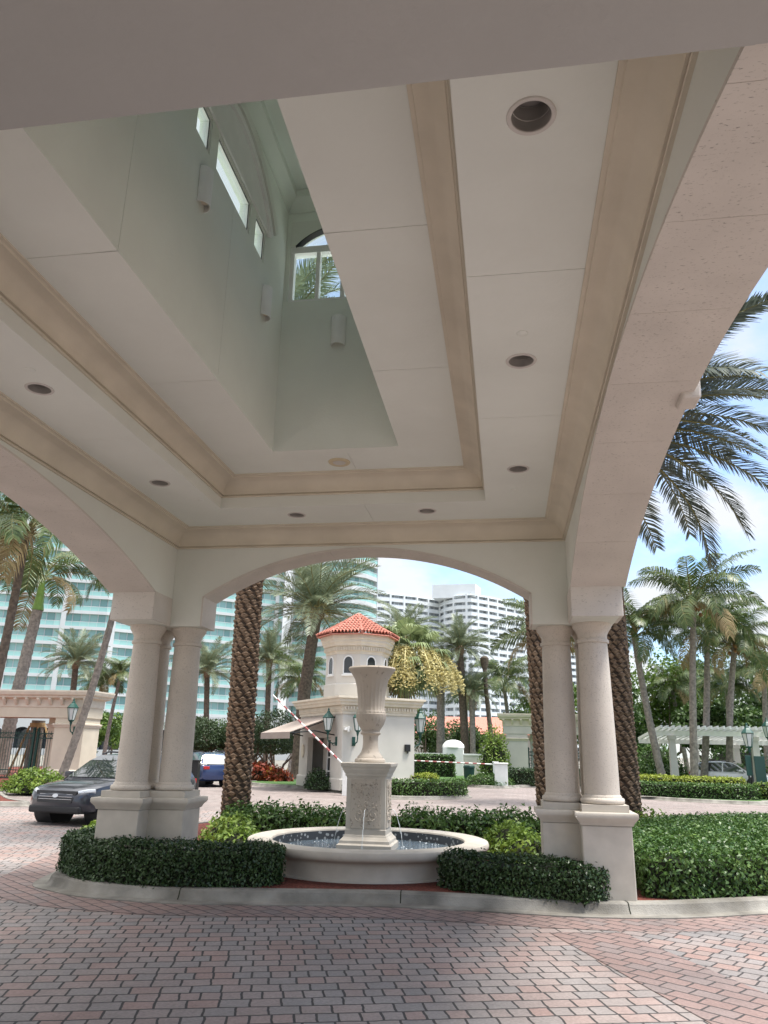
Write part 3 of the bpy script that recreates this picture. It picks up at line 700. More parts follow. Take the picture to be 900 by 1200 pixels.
# columns: pedestal, base, shaft, capital
def column(x, y, ped=0.27, r=0.2):
    mb = MB()
    mb.box(x-ped,y-ped,0.0,x+ped,y+ped,0.86)
    c = mb.build('column', P['cast'], porch, bevel=0.012); c.location = (1.8,-5.4,0)
    mb = MB()
    pr = [(0.0,0.862),(-0.012,0.862),(-0.03,0.90),(-0.062,0.935),(-0.07,0.95),(-0.07,0.985),(-0.062,0.997),(0.03,1.0)]
    mb.frame_sweep(pr, x-ped,y-ped,x+ped,y+ped)
    q = ped+0.0; mb.add([(x-q,y-q,0.9995),(x+q,y-q,0.9995),(x+q,y+q,0.9995),(x-q,y+q,0.9995)],[(0,1,2,3)])
    mb.box(x-r-0.055,y-r-0.055,0.998,x+r+0.055,y+r+0.055,1.075)
    mb.build('pedestal_cap', P['cast'], c, smooth=True, angle=35)
    mb = MB(); mb.lathe([(r+0.02,1.075),(r+0.042,1.085),(r+0.05,1.11),(r+0.042,1.135),(r+0.018,1.145),(r+0.016,1.16),(r+0.004,1.175)],48,(x,y,0))
    mb.build('base', P['colstone'], c, smooth=True, angle=50)
    mb = MB(); n = 10
    mb.lathe([(r*(1-0.14*(i/n)**1.6), 1.172+(2.90-1.172)*i/n) for i in range(n+1)],48,(x,y,0))
    mb.build('shaft', P['colstone'], c, smooth=True)
    rt = r*0.86
    mb = MB(); mb.lathe([(rt+0.001,2.895),(rt+0.018,2.90),(rt+0.022,2.92),(rt+0.018,2.94),(rt+0.003,2.945),(rt+0.004,3.0),(rt+0.03,3.05),(rt+0.055,3.085),(rt+0.062,3.10),(rt+0.062,3.134)],48,(x,y,0))
    mb.build('capital', P['colstone'], c, smooth=True, angle=40)
for (x,y) in ((1.07,9.61),(1.075,10.06),(0.65,9.88),(-4.70,9.61),(-4.76,10.06),(-4.24,9.88)): column(x,y)
# stone impost blocks over the side columns
for (x0,x1) in ((XR-0.016,XR+TW+0.045),(XL-TW-0.045,XL+0.016)):
    mb = MB(); mb.box(x0,9.036,3.138,x1,YF-0.02,3.50); ploc(mb.build('impost_block', P['coral'], porch, bevel=0.006))

# recessed lamps and sprinkler heads in the ceiling
def downlight(x, y, z, label, trim='trim_metal'):
    t = thing('recessed_light', label, 'ceiling light', (x,y,z), 0, 'recessed lights in the porte cochere ceiling')
    mb = MB(); mb.lathe([(0.092,0.0),(0.094,-0.006),(0.112,-0.007),(0.116,-0.002),(0.116,0.0005)],40,(0,0,0),cap=False)
    mb.build('trim', P[trim], t, smooth=True, angle=30)
    mb = MB(); mb.lathe([(0.0935,0.0),(0.092,0.02),(0.088,0.055),(0.085,0.056),(0.082,0.13),(0.02,0.15)],40,(0,0,0),cap=False)
    mb.build('reflector', P['can'], t, smooth=True, angle=30, recalc=False)
    mb = MB(); mb.lathe([(0.0,0.112),(0.04,0.106),(0.066,0.118),(0.081,0.131)],32,(0,0,0),cap=False); mb.build('lens', P['lens'], t, smooth=True)
    return t
LL = ['largest, nearest recessed light on the right ceiling strip, deep dark can in a pale ring',
      'recessed light midway along the right ceiling strip, in front of a small sprinkler plate',
      'recessed light at the far end of the right ceiling strip, above the paired columns',
      'recessed light over the right half of the front arch',
      'recessed light over the left half of the front arch',
      'recessed light at the far end of the left ceiling strip',
      'nearest recessed light on the left ceiling strip, beside the picture edge']
for (x,y,_), l_ in zip(LIGHTS, LL): downlight(x, y, ZC, l_)
t = thing('recessed_light', 'shallow yellowed round light on the raised tray ceiling beyond the shaft', 'ceiling light', (-1.83,8.09,4.80), 0, 'recessed lights in the porte cochere ceiling')
P['yellow'] = mat('yellowed lamp trim', (0.62,0.53,0.36), 0.5, 0.05)
mb = MB(); mb.lathe([(0.075,-0.012),(0.08,-0.018),(0.12,-0.016),(0.128,-0.004),(0.128,-0.0005)],40,cap=False); mb.build('trim', P['yellow'], t, smooth=True)
mb = MB(); mb.lathe([(0.0,-0.006),(0.06,-0.008),(0.0765,-0.012)],32,cap=False); mb.build('lens', P['trim_metal'], t, smooth=True)
for (x,y,l_) in ((0.191,4.85,'small round sprinkler plate on the right ceiling strip, nearer of two'),(0.16,8.2,'small round sprinkler plate on the right ceiling strip, farther of two, near the corner'),(-3.66,4.94,'small round sprinkler plate on the left ceiling strip, nearer one'),(-3.55,8.25,'small round sprinkler plate on the left ceiling strip near the far corner')):
    mb = MB(); mb.lathe([(0.0,-0.010),(0.034,-0.008),(0.04,-0.004),(0.04,0.001)],24,cap=False)
    o = mb.build('sprinkler_head', P['ceil'], smooth=True); o.location = (x,y,ZC); tag(o, l_, 'sprinkler', 'sprinkler plates in the ceiling')
# half round wall lights in the shaft
def sconce(x, y, z, rz, label):
    t = thing('wall_sconce', label, 'wall light', (x,y,z), rz, 'half round lights in the skylight shaft')
    n = 16; r_ = 0.085; h = 0.37; vs = []; fs = []
    for i in range(n+1):
        a = -PI/2+PI*i/n
        for (q,zz_) in ((r_,0),(r_,h),(r_-0.008,h),(r_-0.008,0)): vs.append((q*math.cos(a)+0.002,q*math.sin(a),zz_))
    for i in range(n):
        for j in range(4): fs.append((i*4+j,i*4+(j+1)%4,(i+1)*4+(j+1)%4,(i+1)*4+j))
    mb = MB(); mb.add(vs, fs); mb.build('shade', P['white'], t, smooth=True, angle=40)
    mb = MB(); mb.lathe([(0.05,0.05),(0.055,0.06),(0.055,0.10),(0.03,0.11)],20,(0.03,0,0)); mb.T = None
    mb.build('lamp', P['mould'], t, smooth=True)
sconce(SX0+0.001,5.22,6.10,0,'half round wall light high on the left shaft wall, nearer one')
sconce(SX0+0.001,7.02,6.10,0,'half round wall light on the left shaft wall near the far corner')
sconce(-1.81,SY1-0.001,6.09,-PI/2,'half round wall light on the end wall of the shaft under the window')

# ------------------------------------------------------------------ fountain
FX, FY = -1.925, 11.24
fo = thing('fountain', 'round pale stone fountain with carved pedestal and tall urn spilling water jets', 'fountain', (FX,FY,0.1))
fz = -0.1
mb = MB()
mb.lathe([(1.62,0.0),(1.62,0.02),(1.60,0.03),(1.605,0.17),(1.63,0.205),(1.66,0.225),(1.70,0.23),(1.755,0.25),(1.785,0.28),(1.79,0.32),(1.775,0.348),(1.74,0.358),(1.47,0.36),(1.435,0.348),(1.42,0.32),(1.42,0.0)],96,(0,0,0),cap=False)
mb.build('basin', P['cast'], fo, smooth=True, angle=38).scale = (0.925,0.925,1)
# mosaic lining
mt = bpy.data.materials.new('dark mosaic tile'); mt.use_nodes = True; t_ = mt.node_tree; b_ = t_.nodes['Principled BSDF']
vo = t_.nodes.new('ShaderNodeTexVoronoi'); vo.inputs['Scale'].default_value = 16; gg = t_.nodes.new('ShaderNodeNewGeometry'); t_.links.new(gg.outputs['Position'], vo.inputs['Vector'])
cr = t_.nodes.new('ShaderNodeValToRGB'); cr.color_ramp.interpolation = 'CONSTANT'; cr.color_ramp.elements[0].color = (0.40,0.41,0.41,1); cr.color_ramp.elements[1].position = 0.30; cr.color_ramp.elements[1].color = (0.06,0.065,0.072,1)
t_.links.new(vo.outputs['Distance'], cr.inputs[0]); t_.links.new(cr.outputs[0], b_.inputs['Base Color']); b_.inputs['Roughness'].default_value = 0.3
mb = MB(); mb.lathe([(1.415,0.33),(1.41,0.05),(0.0,0.05)],96,(0,0,0),cap=False); mb.build('tile_lining', mt, fo).scale = (0.925,0.925,1)
# water
wm = bpy.data.materials.new('fountain water'); wm.use_nodes = True; t_ = wm.node_tree; b_ = t_.nodes['Principled BSDF']
b_.inputs['Base Color'].default_value = (0.10,0.14,0.17,1); b_.inputs['Roughness'].default_value = 0.05; b_.inputs['Specular IOR Level'].default_value = 0.9
gg = t_.nodes.new('ShaderNodeNewGeometry'); nn = t_.nodes.new('ShaderNodeTexNoise'); nn.inputs['Scale'].default_value = 26; nn.inputs['Detail'].default_value = 3; t_.links.new(gg.outputs['Position'], nn.inputs['Vector'])
bp = t_.nodes.new('ShaderNodeBump'); bp.inputs['Strength'].default_value = 0.8; bp.inputs['Distance'].default_value = 0.05; t_.links.new(nn.outputs['Fac'], bp.inputs['Height']); t_.links.new(bp.outputs[0], b_.inputs['Normal'])
mb = MB(); mb.lathe([(0.0,0.215),(1.413,0.215)],96,(0,0,0),cap=False); mb.build('water', wm, fo).scale = (0.925,0.925,1)
# pedestal, square mouldings
ped = MB()
def sq(mb, prof):
    vs = []; fs = []
    for (r_,z) in prof: vs += [(-r_,-r_,z),(r_,-r_,z),(r_,r_,z),(-r_,r_,z)]
    n = len(prof)
    for i in range(n-1):
        for k in range(4): fs.append((i*4+k,i*4+(k+1)%4,(i+1)*4+(k+1)%4,(i+1)*4+k))
    fs.append((0,1,2,3)); fs.append(tuple((n-1)*4+k for k in (3,2,1,0)))
    mb.add(vs, fs)
sq(ped, [(0.46,0.05),(0.46,0.29),(0.455,0.295),(0.425,0.31),(0.42,0.345),(0.40,0.36),(0.365,0.39),(0.355,0.41),(0.345,0.415),(0.345,0.48),(0.335,0.485),(0.335,1.15),(0.342,1.152),(0.342,1.165),(0.36,1.17),(0.362,1.20),(0.375,1.215),(0.40,1.25),(0.405,1.27),(0.43,1.30),(0.435,1.335),(0.43,1.345)])
pe = ped.build('pedestal', P['cast'], fo, bevel=0.004); pe.scale = (0.81,0.81,1)
carve = coral('carved stone panel', (0.50,0.44,0.37), 0.5, (1,1,1), 22.0, 0.55)
for k in range(4):
    rz = k*PI/2; Tm = Matrix.Rotation(rz,4,'Z')
    mb = MB(); mb.T = Tm
    mb.box(-0.255,-0.352,0.50,0.255,-0.336,1.13)
    pn = mb.build('carved_panel', carve, pe, bevel=0.004)
    mb = MB(); mb.T = Tm; rng = random.Random(3)
    def spiral(cx, cz, r0, turns, dirn, start):
        pts = []; n = int(18*turns)
        for i in range(n+1):
            u = i/n; a = start+dirn*2*PI*turns*u; r_ = r0*(1-0.85*u)
            pts.append((cx+r_*math.cos(a), -0.355, cz+r_*math.sin(a)))
        mb.tube(pts, [0.013*(1-0.5*i/n) for i in range(n+1)], 6)
    for (cx,cz,r0,dn,st) in ((-0.11,0.95,0.075,1,-1.2),(0.11,0.95,0.075,-1,4.3),(-0.13,0.66,0.085,-1,1.2),(0.13,0.66,0.085,1,1.9),(-0.07,1.06,0.04,-1,0),(0.07,1.06,0.04,1,3.1),(0,0.80,0.05,1,-1.5)):
        spiral(cx,cz,r0,1.4,dn,st)
    for i in range(26):
        x = rng.uniform(-0.2,0.2); z = rng.uniform(0.56,1.09); a = rng.uniform(0,6.28); l_ = rng.uniform(0.02,0.045)
        mb.tube([(x-l_*math.cos(a),-0.352,z-l_*math.sin(a)),(x,-0.362,z),(x+l_*math.cos(a),-0.352,z+l_*math.sin(a))],[0.003,0.012,0.003],6)
    mb.build('relief', carve, pn, smooth=True)
    mb = MB(); mb.T = Tm; mb.tube([(0,-0.34,0.74),(0,-0.40,0.735)],[0.016,0.014],10); mb.build('spout', P['cast'], pe, smooth=True)
# urn
ur = MB()
def flute(a, z):
    if 1.95 < z < 2.52: return 1 - 0.035*abs(math.sin(a*11))*min(1,(z-1.95)*12)*min(1,(2.52-z)*9)
    if 1.80 < z <= 1.95: return 1 + 0.02*math.sin(a*24)
    return 1
pu = [(0.215,1.345),(0.228,1.35),(0.232,1.375),(0.215,1.40),(0.195,1.405),(0.19,1.425),(0.165,1.45),(0.135,1.49),(0.120,1.54),(0.113,1.62),(0.116,1.70),(0.125,1.722),(0.147,1.728),(0.155,1.745),(0.147,1.762),(0.133,1.768),(0.15,1.80),(0.19,1.86),(0.215,1.92),(0.233,1.985),(0.236,2.01),(0.222,2.018),(0.226,2.035),(0.215,2.05),(0.207,2.06),(0.206,2.12),(0.212,2.25),(0.228,2.38),(0.262,2.50),(0.318,2.59),(0.355,2.625),(0.365,2.65),(0.352,2.672),(0.32,2.676),(0.285,2.655),(0.22,2.54),(0.17,2.2),(0.0,2.15)]
ur.lathe(pu, 132, (0,0,0), flute, cap=False)
ur.build('urn', coral('weathered urn stone', (0.50,0.44,0.375), 0.6, (1,1,0.5), 16.0, 0.60), fo, smooth=True, angle=50).scale = (0.95,0.95,1)
# water jets from the spouts
jm = bpy.data.materials.new('falling water'); jm.use_nodes = True; b_ = jm.node_tree.nodes['Principled BSDF']
b_.inputs['Base Color'].default_value = (0.85,0.9,0.92,1); b_.inputs['Roughness'].default_value = 0.15; b_.inputs['Alpha'].default_value = 0.6
for k in range(4):
    a = -PI/2+k*PI/2; pts = []; rng = random.Random(k)
    for i in range(15):
        u = i/14; r_ = 0.325+0.17*u; z = 0.735-0.52*u*u
        pts.append((r_*math.cos(a)+rng.uniform(-.004,.004), r_*math.sin(a)+rng.uniform(-.004,.004), z))
    mb = MB(); mb.tube(pts, [0.0025+0.003*abs(math.sin(i*1.3)) for i in range(15)], 6); mb.build('water_jet', jm, fo, smooth=True)
rng = random.Random(5); mb = MB()
for i in range(120):
    a = rng.uniform(0,2*PI); r_ = rng.uniform(0.45,0.62) if i < 60 else rng.uniform(0.9,1.27); s_ = rng.uniform(0.005,0.013)
    mb.lathe([(0.001,0),(s_,s_*0.6),(s_*0.6,s_*1.3),(0.001,s_*1.6)],6,(r_*math.cos(a),r_*math.sin(a),0.212))
mb.build('splash', jm, fo, smooth=True)

# ------------------------------------------------------------------ foliage builders
def leaf_arrays(P_, Nn, size, rng, aspect=0.5, wild=0.8, fold=0.0):
    """one diamond leaf per point, facing roughly along Nn; returns V,F"""
    n = len(P_)
    nn = Nn + rng.normal(0, wild, (n,3)); nn /= np.linalg.norm(nn,axis=1)[:,None]+1e-9
    t = rng.normal(0,1,(n,3)); t -= nn*(t*nn).sum(1)[:,None]; t /= np.linalg.norm(t,axis=1)[:,None]+1e-9
    b = np.cross(nn,t); s = size*rng.uniform(0.65,1.3,n)
    l = (t*s[:,None]); w_ = b*(s*aspect*0.5)[:,None]; up = nn*(s*0.12)[:,None]
    V = np.stack([P_-l*0.5, P_-l*0.05+w_+up, P_+l*0.5, P_-l*0.05-w_+up],1).reshape(-1,3)
    F = np.arange(n*4).reshape(n,4)
    return V, F
def join_np(parts):
    Vs=[];Fs=[];Ms=[];o=0
    for (V,F,m_) in parts:
        Vs.append(V); Fs.append(F+o); Ms.append(np.full(len(F),m_)); o+=len(V)
    return np.concatenate(Vs),np.concatenate(Fs),np.concatenate(Ms)
def pip(poly, X, Y):
    ins = np.zeros(len(X),bool); n = len(poly)
    for i in range(n):
        x1,y1 = poly[i]; x2,y2 = poly[(i+1)%n]
        c = ((y1>Y)!=(y2>Y)); 
        with np.errstate(divide='ignore',invalid='ignore'):
            ins ^= c & (X < (x2-x1)*(Y-y1)/(y2-y1+1e-12)+x1)
    return ins
def lump(X,Y,k=1.0):
    return 0.5*np.sin(X*3.1*k+1.3)*np.cos(Y*2.7*k-0.4)+0.3*np.sin(X*7.3*k+Y*5.1*k)+0.2*np.cos(X*11*k-Y*13*k)
def hedge(name, label, cat, outline, z0, h, leaf, dens, m_, seed=1, lumps=0.04, group=None, kind=None, smooth=2, rag=0.03, wild=0.8, roundtop=0.08, aspect=0.5, side_only=None):
    """clipped planting with the given ground outline (world xy) and height"""
    rng = np.random.default_rng(seed)
    poly = ccw(catmull(outline, smooth, True)) if smooth else ccw(outline)
    pa = np.array(poly); lo_ = pa.min(0); hi_ = pa.max(0)
    area = abs(sum(pa[i-1][0]*pa[i][1]-pa[i][0]*pa[i-1][1] for i in range(len(pa))))/2
    bb = (hi_-lo_).prod()
    nt_ = int(area*dens*bb/area)
    X = rng.uniform(lo_[0],hi_[0],nt_); Y = rng.uniform(lo_[1],hi_[1],nt_); k = pip(poly,X,Y); X=X[k];Y=Y[k]
    # rounded shoulders: drop near the rim
    A = pa; B = np.roll(pa,-1,0)
    dmin = np.full(len(X),9.0)
    for a,b in zip(A,B):
        ab = b-a; t = np.clip(((X-a[0])*ab[0]+(Y-a[1])*ab[1])/(ab@ab+1e-9),0,1)
        dmin = np.minimum(dmin, np.hypot(X-a[0]-t*ab[0], Y-a[1]-t*ab[1]))
    drop = np.where(dmin<roundtop, roundtop-np.sqrt(np.maximum(0,roundtop**2-(roundtop-dmin)**2)), 0)
    Z = z0+h-drop+lumps*lump(X,Y)+rng.normal(0,rag,len(X))
    Pt = np.stack([X,Y,Z],1); Nt = np.tile([0,0,1.0],(len(X),1))
    # sides
    Ps=[];Ns=[]
    for a,b in zip(A,B):
        l = np.hypot(*(b-a)); m2 = int(l*(h)*dens*1.15)
        if m2<1: continue
        t = rng.uniform(0,1,m2); n_ = np.array([(b-a)[1],-(b-a)[0]])/(l+1e-9)
        z = rng.uniform(0,1,m2)**0.9*(h-roundtop*0.4)
        q = a+(b-a)*t[:,None]; off = rng.normal(0,rag,m2)+lumps*lump(q[:,0]+z*2,q[:,1]-z*3,1.3)
        q = q+n_*off[:,None]
        Ps.append(np.stack([q[:,0],q[:,1],z0+z],1)); Ns.append(np.tile([n_[0],n_[1],0.35],(m2,1)))
    Pa = np.concatenate([Pt]+Ps); Na = np.concatenate([Nt]+Ns)
    V,F = leaf_arrays(Pa,Na,leaf,rng,aspect,wild)
    # core
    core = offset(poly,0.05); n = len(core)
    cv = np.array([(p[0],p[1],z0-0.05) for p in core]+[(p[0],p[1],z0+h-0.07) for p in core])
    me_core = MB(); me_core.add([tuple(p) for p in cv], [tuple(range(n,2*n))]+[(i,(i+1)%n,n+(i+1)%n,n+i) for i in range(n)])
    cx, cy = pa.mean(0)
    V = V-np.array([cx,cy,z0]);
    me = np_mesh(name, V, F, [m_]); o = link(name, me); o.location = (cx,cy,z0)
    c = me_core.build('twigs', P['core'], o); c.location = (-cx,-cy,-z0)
    return tag(o,label,cat,group,kind)
def strip(center, hw):
    """outline round a centre line"""
    c = [Vector((p[0],p[1],0)) for p in catmull(center,4)]; l_=[];r_=[]
    for i,p in enumerate(c):
        t = (c[min(i+1,len(c)-1)]-c[max(i-1,0)]).normalized(); n_ = Vector((-t.y,t.x,0))*hw
        l_.append(((p+n_).x,(p+n_).y)); r_.append(((p-n_).x,(p-n_).y))
    t0 = (c[0]-c[1]).normalized()*hw*0.7; t1 = (c[-1]-c[-2]).normalized()*hw*0.7
    return l_+[((c[-1]+t1).x,(c[-1]+t1).y)]+r_[::-1]+[((c[0]+t0).x,(c[0]+t0).y)]

# hedges and shrubs of the portico island
hedge('clipped_hedge','low dark green clipped hedge wrapping the foot of the left columns beside the kerb','hedge',
      strip([(-5.45,10.7),(-5.42,10.0),(-5.05,9.47),(-4.4,9.16),(-3.7,9.12),(-3.1,9.35),(-2.85,9.62)],0.26),0.1,0.42,0.042,3200,P['hedge_dark'],11,0.035,smooth=0,rag=0.022)
hedge('clipped_hedge','low dark green clipped hedge between the fountain and the right columns, tapering towards the kerb','hedge',
      strip([(-0.62,9.98),(-0.35,9.72),(0.1,9.53),(0.55,9.44),(0.86,9.36)],0.26),0.1,0.36,0.042,3200,P['hedge_dark'],12,0.035,smooth=0,rag=0.022)
hedge('ground_cover','broad glossy green bed of clipped shrubs spreading right of the stone columns','shrub bed',
      [(1.50,9.72),(1.9,9.68),(2.7,10.08),(4.2,10.8),(7,12.05),(10.8,13.6),(12.8,15.2),(12,16.6),(8,17.6),(5,17.2),(3.2,16.0),(2.0,14.4),(1.5,12)],0.1,0.44,0.056,1750,P['hedge'],13,0.03,smooth=0,rag=0.03,wild=0.65,kind='stuff')
hedge('shrub_row','leafy green shrub row behind the fountain, left of the pedestal','shrub row',
      strip([(-4.75,13.9),(-4.0,13.75),(-3.1,13.65),(-2.3,13.6)],0.38),0.1,0.47,0.075,1100,P['hedge'],14,0.05,smooth=0,rag=0.07)
hedge('shrub_row','leafy green shrub row behind the fountain, right of the pedestal','shrub row',
      strip([(-1.7,13.6),(-1.0,13.65),(-0.2,13.7),(0.3,13.8)],0.38),0.1,0.49,0.075,1100,P['hedge'],15,0.06,smooth=0,rag=0.07)
def shrub(name,label,cat,x,y,z0,rx,ry,h,leaf,n,m_,seed,group=None,wild=0.9,aspect=0.5):
    rng = np.random.default_rng(seed)
    u = rng.normal(0,1,(n,3)); u /= np.linalg.norm(u,axis=1)[:,None]; u[:,2] = np.abs(u[:,2])
    rad = rng.uniform(0.72,1.05,n)*(1+0.16*lump(u[:,0]*2+seed,u[:,1]*2+u[:,2],1.0))
    Pp = u*rad[:,None]*np.array([rx,ry,h]); V,F = leaf_arrays(Pp,u,leaf,rng,aspect,wild)
    me = np_mesh(name,V,F,[m_]); o = link(name,me); o.location = (x,y,z0)
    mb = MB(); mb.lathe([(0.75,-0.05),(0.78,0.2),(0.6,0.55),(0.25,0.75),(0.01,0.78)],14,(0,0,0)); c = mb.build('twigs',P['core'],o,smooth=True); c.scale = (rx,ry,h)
    return tag(o,label,cat,group)
for i,(x,y,rx,h,l_) in enumerate(((-6.05,11.6,0.42,0.42,'small bright shrub left of the left columns, next to the grey car'),(-5.4,12.1,0.5,0.5,'bright shrub hidden partly behind the left pedestals'),
     (-3.95,11.6,0.48,0.40,'bright shrub right of the left pedestals, nearest the fountain rim'),(-4.35,12.5,0.50,0.50,'leafy shrub behind the left pedestals at the foot of the thick palm trunk'),
     (0.28,11.9,0.52,0.46,'round light green shrub between the fountain and the right pedestals'),(0.02,12.8,0.45,0.52,'lush shrub behind the fountain, left of the right palm trunk'),
     (2.55,15.7,0.55,0.55,'bright green shrub just right of the stone columns, behind the low bed'),(3.3,16.3,0.5,0.42,'lower bright green shrub at the back edge of the low bed'))):
    shrub('shrub',l_,'shrub',x,y,0.1,rx,rx*0.9,h,0.085,900,P['hedge_light'],40+i,'shrubs on the portico island')

# ------------------------------------------------------------------ palms
def frond(rng, Ln, e0, e1, nleaf, ll, lw, vee, hang, twist, fwd=0.55, pw=1.2, start=0.12, droop_seg=True):
    """one feather leaf along +X; returns leaflet V,F and the rachis points"""
    ts = np.linspace(0,1,15); ang = e0+(e1-e0)*ts**pw
    st = Ln/14; px = np.concatenate([[0],np.cumsum(np.cos(ang[:-1])*st)]); pz = np.concatenate([[0],np.cumsum(np.sin(ang[:-1])*st)])
    t = np.repeat(np.linspace(start,0.995,nleaf),2); side = np.tile([1.0,-1.0],nleaf)
    t = np.clip(t+rng.normal(0,0.006,len(t)),start,1)
    x = np.interp(t,ts,px); z = np.interp(t,ts,pz); a = np.interp(t,ts,ang)
    T = np.stack([np.cos(a),np.zeros_like(a),np.sin(a)],1); U = np.stack([-np.sin(a),np.zeros_like(a),np.cos(a)],1); S = np.stack([np.zeros_like(a),side,np.zeros_like(a)],1)
    prof = np.interp(t,[start,0.25,0.5,0.8,1.0],[0.55,0.95,1.0,0.75,0.35])*ll*rng.uniform(0.85,1.12,len(t))
    f_ = fwd+0.5*t**2
    D = T*f_[:,None]+S*1.0+U*(vee+rng.normal(0,0.10,len(t)))[:,None]; D /= np.linalg.norm(D,axis=1)[:,None]
    D2 = D+np.array([0,0,-1.0])*(hang*(0.8+rng.uniform(0,0.5,len(t))))[:,None]; D2 /= np.linalg.norm(D2,axis=1)[:,None]
    B = np.stack([x,np.zeros_like(x),z],1)
    wv = np.cross(D,U); wv /= np.linalg.norm(wv,axis=1)[:,None]+1e-9
    mid = B+D*(prof*0.5)[:,None]; tip = mid+D2*(prof*0.5)[:,None]
    w1 = wv*(lw*0.5)
    V = np.stack([B-w1*0.6,B+w1*0.6,mid+w1,mid-w1,tip+w1*0.15,tip-w1*0.15],1).reshape(-1,3)
    b = np.arange(len(t))*6
    F = np.concatenate([np.stack([b,b+1,b+2,b+3],1),np.stack([b+3,b+2,b+4,b+5],1)])
    # rachis: thin three sided strip
    rw = np.linspace(1,0.15,15)*max(0.012,lw*0.5); RV=[];RF=[]
    for i in range(15):
        RV += [(px[i],rw[i],pz[i]),(px[i],-rw[i],pz[i]),(px[i]+math.sin(ang[i])*rw[i],0,pz[i]-math.cos(ang[i])*rw[i])]
    for i in range(14):
        for j in range(3): RF.append((i*3+j,i*3+(j+1)%3,(i+1)*3+(j+1)%3,(i+1)*3+j))
    # side droop of the whole leaf
    return V,F,np.array(RV),np.array(RF)
def rotx(V,a): c,s=math.cos(a),math.sin(a); return np.stack([V[:,0],V[:,1]*c-V[:,2]*s,V[:,1]*s+V[:,2]*c],1)
def rotz(V,a): c,s=math.cos(a),math.sin(a); return np.stack([V[:,0]*c-V[:,1]*s,V[:,0]*s+V[:,1]*c,V[:,2]],1)
def crown_mesh(name, kind, seed, nleaf=40, nf=None, mats=None, wind=0.0):
    rng = np.random.default_rng(seed); parts=[]
    if kind in('date','near'):  n=nf or 46
    elif kind=='coco': n=nf or 22
    elif kind=='royal': n=nf or 18
    for i in range(n):
        u = i/(n-1); az = i*2.399963+rng.normal(0,0.12)
        if kind=='near':
            e0 = R(80-92*u+rng.normal(0,5)); e1 = e0-R(38+20*u+rng.normal(0,9)); Ln = rng.uniform(0.88,1.06)
            V,F,RV,RF = frond(rng,Ln,e0,e1,nleaf,0.185,0.0085,0.38,0.35,0,fwd=0.85)
        elif kind=='date':
            e0 = R(82-88*u+rng.normal(0,5)); e1 = e0-R(48+26*u+rng.normal(0,7)); Ln = rng.uniform(0.9,1.05)
            V,F,RV,RF = frond(rng,Ln,e0,e1,nleaf,0.17,0.0105,0.42,0.3,0,fwd=0.75)
        elif kind=='coco':
            e0 = R(78-70*u+rng.normal(0,6)); e1 = e0-R(75+35*u+rng.normal(0,12)); Ln = rng.uniform(0.85,1.05)
            V,F,RV,RF = frond(rng,Ln,e0,e1,nleaf,0.27,0.0138,0.10,0.85+0.6*u,0,fwd=0.55,start=0.18)
        else:
            e0 = R(72-66*u+rng.normal(0,6)); e1 = e0-R(80+30*u+rng.normal(0,10)); Ln = rng.uniform(0.85,1.0)
            V,F,RV,RF = frond(rng,Ln,e0,e1,nleaf,0.24,0.014,0.25*rng.uniform(-1,1),0.55,0,fwd=0.45,start=0.16)
        tw = rng.normal(0,0.28); r0 = 0.02
        V = rotx(V,tw); RV = rotx(RV,tw)
        V[:,0]+=r0; RV[:,0]+=r0
        V = rotz(V,az); RV = rotz(RV,az); zo = 0.05*(1-u)
        V[:,2]+=zo; RV[:,2]+=zo
        if wind: 
            for A in (V,RV): A[:,0] += wind*np.maximum(0,A[:,2])**1.5
        old = u>0.93 and kind in ('coco','royal')
        parts.append((V,F,2 if old else 0)); parts.append((RV,RF,1))
    V,F,Mi = join_np(parts)
    return np_mesh(name,V,F,mats,Mi)
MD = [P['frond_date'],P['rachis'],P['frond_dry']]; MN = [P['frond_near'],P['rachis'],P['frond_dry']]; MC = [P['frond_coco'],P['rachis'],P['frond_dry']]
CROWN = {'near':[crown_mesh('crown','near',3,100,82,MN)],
         'date':[crown_mesh('crown','date',s,58,54,MD) for s in (5,6)],
         'coco':[crown_mesh('crown','coco',s,54,24,MC,w_) for s,w_ in ((7,0.15),(8,0.1),(9,0.2))],
         'royal':[crown_mesh('crown','royal',10,46,17,MC)]}
def fan_crown(seed):
    rng = np.random.default_rng(seed); parts=[]; n=42
    for i in range(n):
        u=i/(n-1); az=i*2.399963+rng.normal(0,.15); e=R(80-125*u+rng.normal(0,8)); pl=rng.uniform(0.45,0.6)
        c = np.array([math.cos(e)*pl,0,math.sin(e)*pl]); T=np.array([math.cos(e-0.35),0,math.sin(e-0.35)]); S=np.array([0,1.0,0]); Nn=np.cross(T,S)
        m_=30; th=np.linspace(-2.0,2.0,m_); VV=[];FF=[]
        for k,a in enumerate(th):
            d=T*math.cos(a)+S*math.sin(a); ll=(0.44*(0.75+0.25*math.cos(a)))*rng.uniform(0.9,1.1)
            q=np.cross(Nn,d)*0.017; mid=c+d*ll*0.6; tip=mid+(d+np.array([0,0,-1.0])*rng.uniform(0.6,1.5))*ll*0.3
            b=len(VV); VV+= [c,mid+q,tip,mid-q]; FF.append((b,b+1,b+2,b+3))
        V=rotz(np.array(VV),az); parts.append((V,np.array(FF),2 if u>0.93 else 0))
        RV=rotz(np.array([(0,0.012,0),(0,-0.012,0),(c[0],-0.008,c[2]),(c[0],0.008,c[2])]),az); parts.append((RV,np.array([(0,1,2,3)]),1))
    V,F,Mi=join_np(parts); return np_mesh('crown',V,F,[P['frond_fan'],P['rachis'],P['frond_dry']],Mi)
FAN=fan_crown(4)
